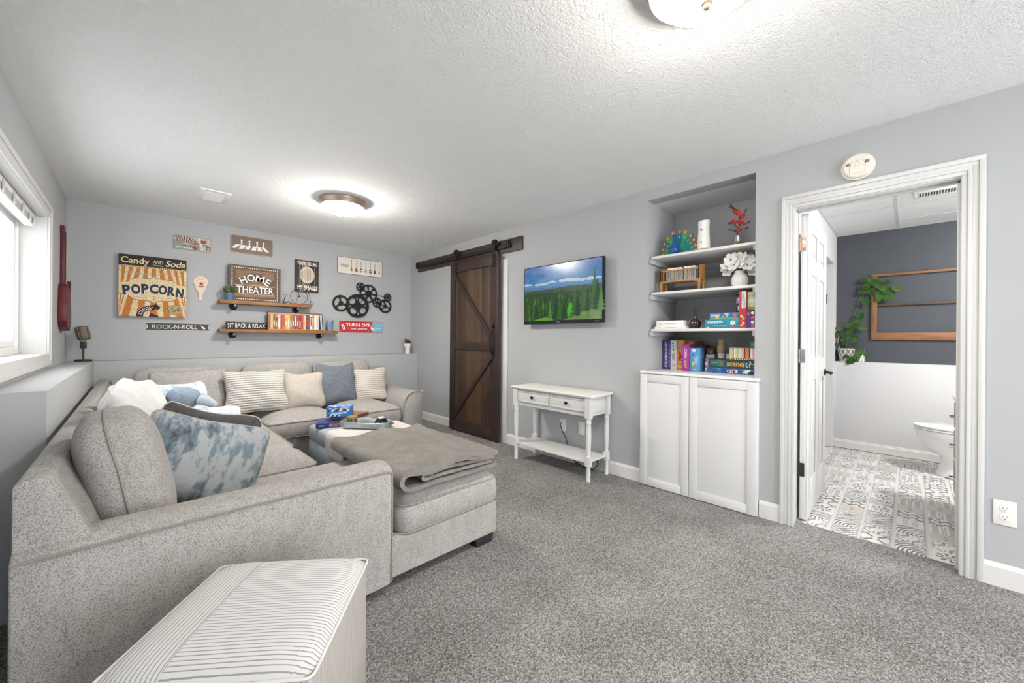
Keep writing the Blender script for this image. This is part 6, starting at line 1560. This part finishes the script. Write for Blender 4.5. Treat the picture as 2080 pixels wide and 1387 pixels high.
for j_, yc in enumerate((0.549, 0.424, 0.2785, 0.1375, -0.0105, -0.158, -0.306)):
    prev = -1
    for i in range(17):
        k = rn.randrange(len(TM))
        while k == prev: k = rn.randrange(len(TM))
        prev = k
        o = tmesh[k] if not used[k] else tmesh[k].copy()
        if used[k]: COL.objects.link(o)
        used[k] = True
        o.parent = FB; o.location = (3.205 + i * 0.1462, yc, -0.0002); o.rotation_euler = (0, 0, rn.choice((0, PI)))
        o.scale = (1, 0.62 if j_ == 0 else 1, 1)
wbm = MB()
wbm.box(3.144, 4.3, 0.592, 0.687, 0, BH).box(4.3, 5.595, 0.592, 0.69, 2.05, BH).box(5.595, 5.95, 0.592, 1.7, 0, BH)   # left wall with an opening
wbm.box(4.2, 4.3, 0.687, 1.7, 0, BH).box(4.3, 5.595, 1.6, 1.7, 0, BH)
struct('wall_bathroom_left', wbm, M_white_wall, smooth=0)
struct('wall_bathroom_low', MB().box(BX, BD, -1.6, 0.592, 0, 0.955), M_white_wall, bev=0.003)
struct('wall_bathroom_back', MB().box(BD, BD + 0.1, -1.6, 0.592, 0.0, BH), M_dark_wall, smooth=0)
struct('wall_bathroom_right', MB().box(3.144, 5.95, -1.7, -1.6, 0, BH), M_white_wall, smooth=0)
mb = MB().prism([(0, 0), (-0.014, 0), (-0.014, 0.07), (-0.008, 0.08), (-0.008, 0.088), (0, 0.092)], -1.6, 0.592)
struct('baseboard_bathroom', mb, M_trim, smooth=20).location = (BX, 0, 0)
CB = struct('ceiling_bathroom', MB().box(3.144, 5.95, -1.6, 1.7, BH + 0.02, BH + 0.06), M_white, smooth=0)
panel_m = C('eceded', 0.9, 0, 0.1)
gx_, gy_ = [3.16, 3.63, 4.23, 4.83, 5.43, 5.815], [0.588, 0.09, -0.51, -1.11, -1.595]
for i in range(5):
    for j_ in range(4):
        MB().box(gx_[i] + 0.012, gx_[i + 1] - 0.012, gy_[j_ + 1] + 0.012, gy_[j_] - 0.012, BH, BH + 0.018).build('ceiling_panel', panel_m, CB, smooth=0)
gb = C('d9dadb', 0.5)
for a in gx_: MB().box(a - 0.012, a + 0.012, -1.6, 0.592, BH - 0.002, BH + 0.006).build('grid_bar', gb, CB, smooth=0)
for a in gy_: MB().box(3.15, 5.82, a - 0.012, a + 0.012, BH - 0.003, BH + 0.005).build('grid_bar', gb, CB, smooth=0)
t = thing('ceiling_fan_grille', 'long slotted exhaust grille in the bathroom ceiling', 'vent', (4.55, -0.32, BH - 0.003))
fr = MB().box(-0.08, 0.08, -0.30, 0.30, -0.003, 0).box(-0.08, -0.062, -0.30, 0.30, -0.022, -0.003).box(0.062, 0.08, -0.30, 0.30, -0.022, -0.003).box(-0.062, 0.062, -0.30, -0.28, -0.022, -0.003).box(-0.062, 0.062, 0.28, 0.30, -0.022, -0.003)
fr.build('frame', C('e9e9e9', 0.4), t, bev=0.002)
MB().box(-0.061, 0.061, -0.28, 0.28, -0.006, -0.0035).build('backing', C('5f6063', 0.7), t, smooth=0)
for k in range(36):
    y = -0.27 + k * 0.0154
    MB().box(-0.061, 0.061, y, y + 0.006, -0.020, -0.0065).build('louvre', C('e4e4e4', 0.4), t, smooth=0)
t = thing('bathroom_fill_light', 'round glass ceiling lamp added out of view to light the bathroom', 'ceiling light', (4.3, -0.95, 0))  # unseen lamp put in to brighten the bathroom
MB().lathe([(0.15, BH - 0.003), (0.15, BH - 0.03), (0.14, BH - 0.03), (0.14, BH - 0.004)], 32, cap0=False, cap1=False).build('pan', M_chrome, t)
MB().lathe([(0.14, BH - 0.028), (0.135, BH - 0.06), (0.10, BH - 0.09), (0.05, BH - 0.105), (0, BH - 0.11)], 32, cap0=False).build('glass_bowl', M_glass_bath, t, smooth=60)

# bathroom door, standing open
t = thing('door_2', 'white six-panel door standing open into the bathroom', 'door', (3.152, 0.482, 0.012)); t['kind'] = 'structure'
dwid, dht = 0.775, 2.012
MB().box(0, dwid, -0.014, 0.014, 0, dht).build('slab', M_door, t, bev=0.0015)
fx = [(0, 0.115), (0.33, 0.445), (dwid - 0.115, dwid)]; fz = [(0, 0.24), (0.90, 1.05), (1.62, 1.73), (dht - 0.11, dht)]
for s_ in (-1, 1):
    fm = MB()
    ya, yb_ = (-0.0205, -0.0138) if s_ < 0 else (0.0138, 0.0205)
    for a, b in fx: fm.box(a, b, ya, yb_, 0, dht)
    for a, b in fz:
        for (xa, xb) in ((0.115, 0.33), (0.445, dwid - 0.115)): fm.box(xa, xb, ya, yb_, a, b)
    fm.build('face_frame', M_door, t, bev=0.004, seg=2)
for xa, xb in ((0.115, 0.33), (0.445, dwid - 0.115)):
    for za, zb_ in ((0.24, 0.90), (1.05, 1.62), (1.73, dht - 0.11)):
        MB().box(xa + 0.032, xb - 0.032, -0.0185, -0.0135, za + 0.032, zb_ - 0.032).build('raised_panel', M_door, t, bev=0.004)
for z, c_ in ((1.81, C('bfa693', 0.35, 0.5)), (1.075, C('8d9298', 0.4, 0.5)), (0.325, C('3a393b', 0.5, 0.3))):
    q_ = MB().box(-0.0025, -0.0003, -0.006, 0.024, z - 0.045, z + 0.045).build('hinge', c_, t, bev=0.0008)
    MB().cyl((-0.006, 0.026, z - 0.046), (-0.006, 0.026, z + 0.046), 0.005, n=10).build('pin', c_, q_)
    for dz in (-0.028, 0.0, 0.028): MB().cyl((-0.0034, 0.006, z + dz), (-0.0024, 0.006, z + dz), 0.003, n=8).build('screw', M_iron, q_)
lv = MB().lathe([(0.026, 0.021), (0.026, 0.027), (0.012, 0.030), (0.010, 0.055)], 20, (dwid - 0.06, 0, 0.93), axis='y')
lv.build('lever_rose', C('2b2927', 0.35, 0.6), t)
MB().tube([(dwid - 0.06, -0.052, 0.93), (dwid - 0.075, -0.066, 0.93), (dwid - 0.12, -0.070, 0.928), (dwid - 0.16, -0.068, 0.924)], [0.009, 0.009, 0.008, 0.006], 10).build('lever', C('2b2927', 0.35, 0.6), t)
t = thing('coat_hook', 'black iron double hook on the white wall beyond the bathroom door', 'hook', (5.595, 0.660, 1.66), R(-90))
MB().box(-0.012, 0.012, -0.005, 0, -0.05, 0.05).build('plate', M_black, t, bev=0.002)
MB().tube([(0, -0.004, 0.02), (0, -0.05, 0.03), (-0.005, -0.075, 0.07), (-0.012, -0.065, 0.115), (-0.016, -0.06, 0.135)], [0.006, 0.006, 0.006, 0.005, 0.007], 8).build('upper_prong', M_black, t)
MB().tube([(0, -0.004, -0.02), (0, -0.04, -0.045), (0.0, -0.055, -0.03), (0.0, -0.056, -0.005)], [0.006, 0.006, 0.005, 0.007], 8).build('lower_prong', M_black, t)

# old window frame hung on the dark wall
t = thing('old_window_frame', 'old wooden window sash hung on the charcoal bathroom wall', 'wall art', (BD, -0.11, 1.20), R(-90))
MB().box(-0.405, 0.405, -0.030, -0.004, 0.0, 0.078).build('bottom_rail', M_oldframe, t, bev=0.003)
MB().box(-0.405, 0.405, -0.030, -0.004, 0.690, 0.715).build('top_rail', M_oldframe, t, bev=0.003)
for x in (-0.405, 0.357): MB().box(x, x + 0.048, -0.032, -0.003, 0.078, 0.690).build('stile', M_oldframez, t, bev=0.003)
MB().box(-0.357, 0.357, -0.026, -0.008, 0.368, 0.385).build('glazing_bar', wood('dark glazing bar', '6f4a34', '4c3226', 'x', 8), t, bev=0.002)
MB().box(-0.02, 0.02, -0.034, -0.012, 0.716, 0.724).build('latch', M_iron, t, bev=0.001)

# trailing pothos in a patterned pot on the bathroom ledge
t = thing('trailing_pothos', 'trailing green pothos in a patterned white pot, climbing the bathroom wall', 'plant', (5.745, 0.495, 0.955))
mz = NM('patterned pot', 0.4); x, y, z = mz.xyz()
ta = mz.t.nodes.new('ShaderNodeMath'); ta.operation = 'ARCTAN2'; mz.t.links.new(y.o, ta.inputs[0]); mz.t.links.new(x.o, ta.inputs[1]); th_ = S(mz.t, ta.outputs[0])
pat = (((th_ * 5).sin().abs() - (z * 42).sin().abs()).abs()).lt(0.22) * z.gt(0.02)
mz.col(mz.mix(pat, 'e2e0de', '77767a'))
MB().lathe([(0.054, 0), (0.058, 0.004), (0.074, 0.132), (0.077, 0.136), (0.077, 0.146), (0.071, 0.146), (0.068, 0.125), (0, 0.122)], 36).build('pot', mz.m, t)
MB().lathe([(0.068, 0.118), (0.05, 0.128), (0, 0.13)], 20).build('soil', C('3a2f28', 0.9), t)
OX, OY, OZ = 5.745, 0.495, 0.955
def pxw(u, v, X_): return (X_ - OX, 0.302 - (u - 1768) * 0.00387 - OY, 1.189 + (692.3 - v) * 0.00538 - OZ)
vine = [(0.0, 0.0, 0.125), pxw(1720, 668, 5.785), pxw(1731, 648, 5.79), pxw(1737, 630, 5.79), pxw(1746, 606, 5.788), pxw(1757, 592, 5.78), pxw(1766, 576, 5.775)]
MB().tube(vine, 0.0030, 6).build('stem', C('5f6f35'), t)
MB().tube([pxw(1766, 576, 5.775), pxw(1785, 564, 5.772), pxw(1796, 577, 5.77), pxw(1806, 592, 5.768), pxw(1815, 592, 5.768)], 0.0022, 6).build('stem', C('5f6f35'), t)
MB().tube([pxw(1741, 624, 5.79), pxw(1750, 634, 5.785), pxw(1744, 650, 5.782), pxw(1750, 664, 5.78)], 0.0018, 6).build('stem', C('5f6f35'), t)
MB().tube([(0.0, -0.02, 0.13), (-0.06, -0.09, 0.15), (-0.098, -0.15, 0.09), (-0.10, -0.16, -0.01)], 0.0022, 6).build('stem', C('5f6f35'), t)
lf = MB()
half = [(0, 0.0, 0), (0.13, 0.35, 0.05), (0.45, 0.42, 0.07), (0.75, 0.26, 0.03), (1.0, 0, -0.10)]
lv_ = [(a, b, c_) for a, b, c_ in half] + [(a, -b, c_) for a, b, c_ in half[1:4]] + [(0.45, 0, -0.02)]
lf.add(lv_, [(0, 1, 8), (1, 2, 8), (2, 3, 8), (3, 4, 8), (4, 7, 8), (7, 6, 8), (6, 5, 8), (5, 0, 8)])
proto = [lf.build('leaf', m_, t, smooth=80) for m_ in (M_leaf, M_leaf2)]
usedl = [False, False]
def leaf(p, size, ang, k, tilt=0.3):
    o = proto[k] if not usedl[k] else proto[k].copy()
    if usedl[k]: COL.objects.link(o); o.parent = t
    usedl[k] = True
    # leaf plane faces the room (-x); ang = direction in the y,z plane seen from the room (0 = right, 90 = up)
    e1 = Vector((-0.25 * tilt, -math.cos(R(ang)), math.sin(R(ang)))).normalized()
    nrm = Vector((-1, 0.25 * tilt, 0.5 * tilt)); e2 = nrm.cross(e1).normalized(); e3 = e1.cross(e2)
    M = Matrix((e1, e2, e3)).transposed().to_4x4()
    o.matrix_local = Matrix.Translation(p) @ M @ Matrix.Scale(size * 0.72, 4)
rn = random.Random(8)
for u, v, s_, a, k in ((1762, 566, .10, 200, 0), (1770, 562, .11, 250, 1), (1775, 568, .12, 280, 0), (1766, 576, .12, 230, 0), (1780, 574, .12, 300, 0), (1786, 582, .11, 320, 1), (1772, 584, .12, 260, 0), (1762, 586, .10, 240, 1), (1784, 590, .13, 290, 0), (1792, 590, .12, 330, 0), (1755, 590, .09, 210, 0), (1796, 574, .09, 350, 0),
                       (1813, 584, .11, 320, 1), (1812, 597, .15, 235, 1), (1792, 598, .13, 250, 1), (1757, 606, .12, 285, 0), (1750, 634, .11, 260, 0), (1747, 648, .11, 230, 1), (1740, 655, .10, 215, 0), (1744, 664, .10, 340, 1), (1746, 640, .08, 300, 0)):
    leaf(pxw(u, v, 5.772 - 0.02 * rn.random()), s_, a, k, 0.2 + 0.5 * rn.random())
for u, v, s_, a, k in ((1708, 668, .09, 170, 1), (1716, 664, .09, 30, 1), (1701, 676, .10, 230, 0), (1712, 676, .09, 280, 0), (1722, 676, .12, 300, 0), (1728, 672, .09, 60, 0), (1732, 684, .09, 330, 0), (1718, 690, .10, 250, 0), (1704, 700, .08, 200, 0), (1728, 702, .08, 20, 0),
                       (1726, 722, .09, 215, 0), (1738, 716, .10, 330, 1), (1744, 714, .11, 350, 1), (1736, 724, .12, 260, 0), (1740, 722, .09, 300, 1), (1732, 730, .10, 235, 0)):
    q_ = pxw(u, v, 5.745 - (0.10 if v > 705 else 0.03)); leaf(q_, s_, a, k, 0.2 + 0.5 * rn.random())
MB().tube([(0.0, 0.05, 0.125), (-0.01, 0.075, 0.22), (-0.01, 0.068, 0.275), (-0.01, 0.03, 0.305), (-0.01, -0.005, 0.285), (-0.01, -0.012, 0.255)], 0.004, 8).build('cane_hoop', C('cdb98c'), t)
MB().sph((-0.012, 0.032, 0.232), (0.012, 0.012, 0.018), 10, 8).build('glass_drop', C('b9c6d0', 0.1), t)
MB().cyl((0.0, -0.035, 0.12), (-0.01, -0.075, 0.28), 0.007, n=8).build('plant_stake', C('b08478', 0.5, 0, 0.5, 0.5), t)
t = thing('cat_figurine', 'little white cat figurine on the bathroom ledge beside the pothos pot', 'figurine', (5.72, 0.365, 0.955), R(-90))
mb = MB().lathe([(0.026, 0), (0.032, 0.01), (0.030, 0.04), (0.020, 0.075), (0.014, 0.09)], 18); mb.build('body', M_porc, t)
MB().sph((0.008, -0.006, 0.105), (0.022, 0.021, 0.018), 14, 10).build('head', M_porc, t)
for s_ in (-1, 1): MB().cyl((0.008 + s_ * 0.012, -0.004, 0.116), (0.008 + s_ * 0.015, -0.004, 0.135), 0.007, 0.001, 8).build('ear', M_porc, t)
for s_ in (-1, 1): MB().tube([(s_ * 0.012, -0.02, 0.05), (s_ * 0.013, -0.030, 0.02), (s_ * 0.014, -0.034, 0.004)], 0.007, 8).build('foreleg', M_porc, t)
MB().tube([(-0.02, 0.02, 0.012), (-0.045, 0.02, 0.02), (-0.05, 0.02, 0.05), (-0.044, 0.02, 0.07)], 0.005, 8).build('tail', M_porc, t)

# toilet
t = thing('toilet', 'white toilet with closed lid beside the vanity', 'toilet', (5.17, -0.30, 0))
def egg(cy, ly0, ly1, wx, z, n=36):
    P = []
    for i in range(n):
        a = 2 * PI * i / n; s_ = math.sin(a)
        P.append((wx * math.cos(a), cy + (ly1 if s_ > 0 else ly0) * s_, z))
    return P
bowl = MB().loops([egg(-0.02, 0.16, 0.155, 0.105, 0.0), egg(-0.02, 0.16, 0.16, 0.11, 0.012), egg(-0.02, 0.15, 0.135, 0.092, 0.05), egg(-0.02, 0.14, 0.12, 0.084, 0.12), egg(-0.02, 0.15, 0.125, 0.088, 0.165), egg(-0.01, 0.17, 0.165, 0.115, 0.20), egg(0.0, 0.20, 0.215, 0.150, 0.255), egg(0.0, 0.215, 0.248, 0.172, 0.32), egg(0.0, 0.22, 0.264, 0.180, 0.37), egg(0.0, 0.22, 0.266, 0.181, 0.395)])
bowl.build('bowl', M_porc, t, smooth=60)
MB().loops([egg(0, 0.225, 0.270, 0.184, 0.399), egg(0, 0.225, 0.270, 0.184, 0.412), egg(0, 0.215, 0.262, 0.176, 0.416)]).build('seat', M_porc, t, smooth=60)
MB().loops([egg(0, 0.225, 0.272, 0.186, 0.420), egg(0, 0.225, 0.272, 0.186, 0.432), egg(0, 0.20, 0.245, 0.165, 0.440)]).build('lid', M_porc, t, smooth=60)
MB().box(-0.20, 0.20, -0.46, -0.27, 0.37, 0.74).build('tank', M_porc, t, bev=0.02)
MB().box(-0.21, 0.21, -0.47, -0.26, 0.741, 0.775).build('tank_lid', M_porc, t, bev=0.01)
MB().cyl((0.16, -0.27, 0.68), (0.16, -0.245, 0.68), 0.012, n=12).build('flush_lever', M_chrome, t)
MB().box(-0.10, 0.10, -0.45, -0.16, 0.0, 0.36).build('trapway', M_porc, t, bev=0.03)

t = thing('bathroom_vanity', 'dark red wood vanity with a pale top just inside the bathroom door', 'vanity', (3.85, -0.50, 0))
MB().box(-0.44, 0.44, -0.26, 0.255, 0.08, 0.765).build('body', C('5f3a36', 0.4), t, bev=0.002)
MB().box(-0.42, 0.44, -0.26, 0.20, 0.0, 0.08).build('toe_kick', C('4a4442', 0.6), t)
MB().box(-0.46, 0.46, -0.28, 0.275, 0.766, 0.796).build('countertop', C('d6d5d3', 0.25), t, bev=0.003)
for k, (z0_, z1_) in enumerate(((0.56, 0.745), (0.345, 0.545), (0.10, 0.33))):
    for x0, x1 in ((-0.43, -0.005), (0.005, 0.43)):
        q_ = MB().box(x0, x1, 0.256, 0.270, z0_, z1_).build('drawer', C('7a7470', 0.35), t, bev=0.003)
        xm = (x0 + x1) / 2 if x0 < 0 else x1 - 0.10
        MB().tube([(xm - 0.05, 0.271, (z0_ + z1_) / 2), (xm - 0.045, 0.295, (z0_ + z1_) / 2), (xm + 0.045, 0.295, (z0_ + z1_) / 2), (xm + 0.05, 0.271, (z0_ + z1_) / 2)], 0.005, 8).build('pull', M_chrome, q_)
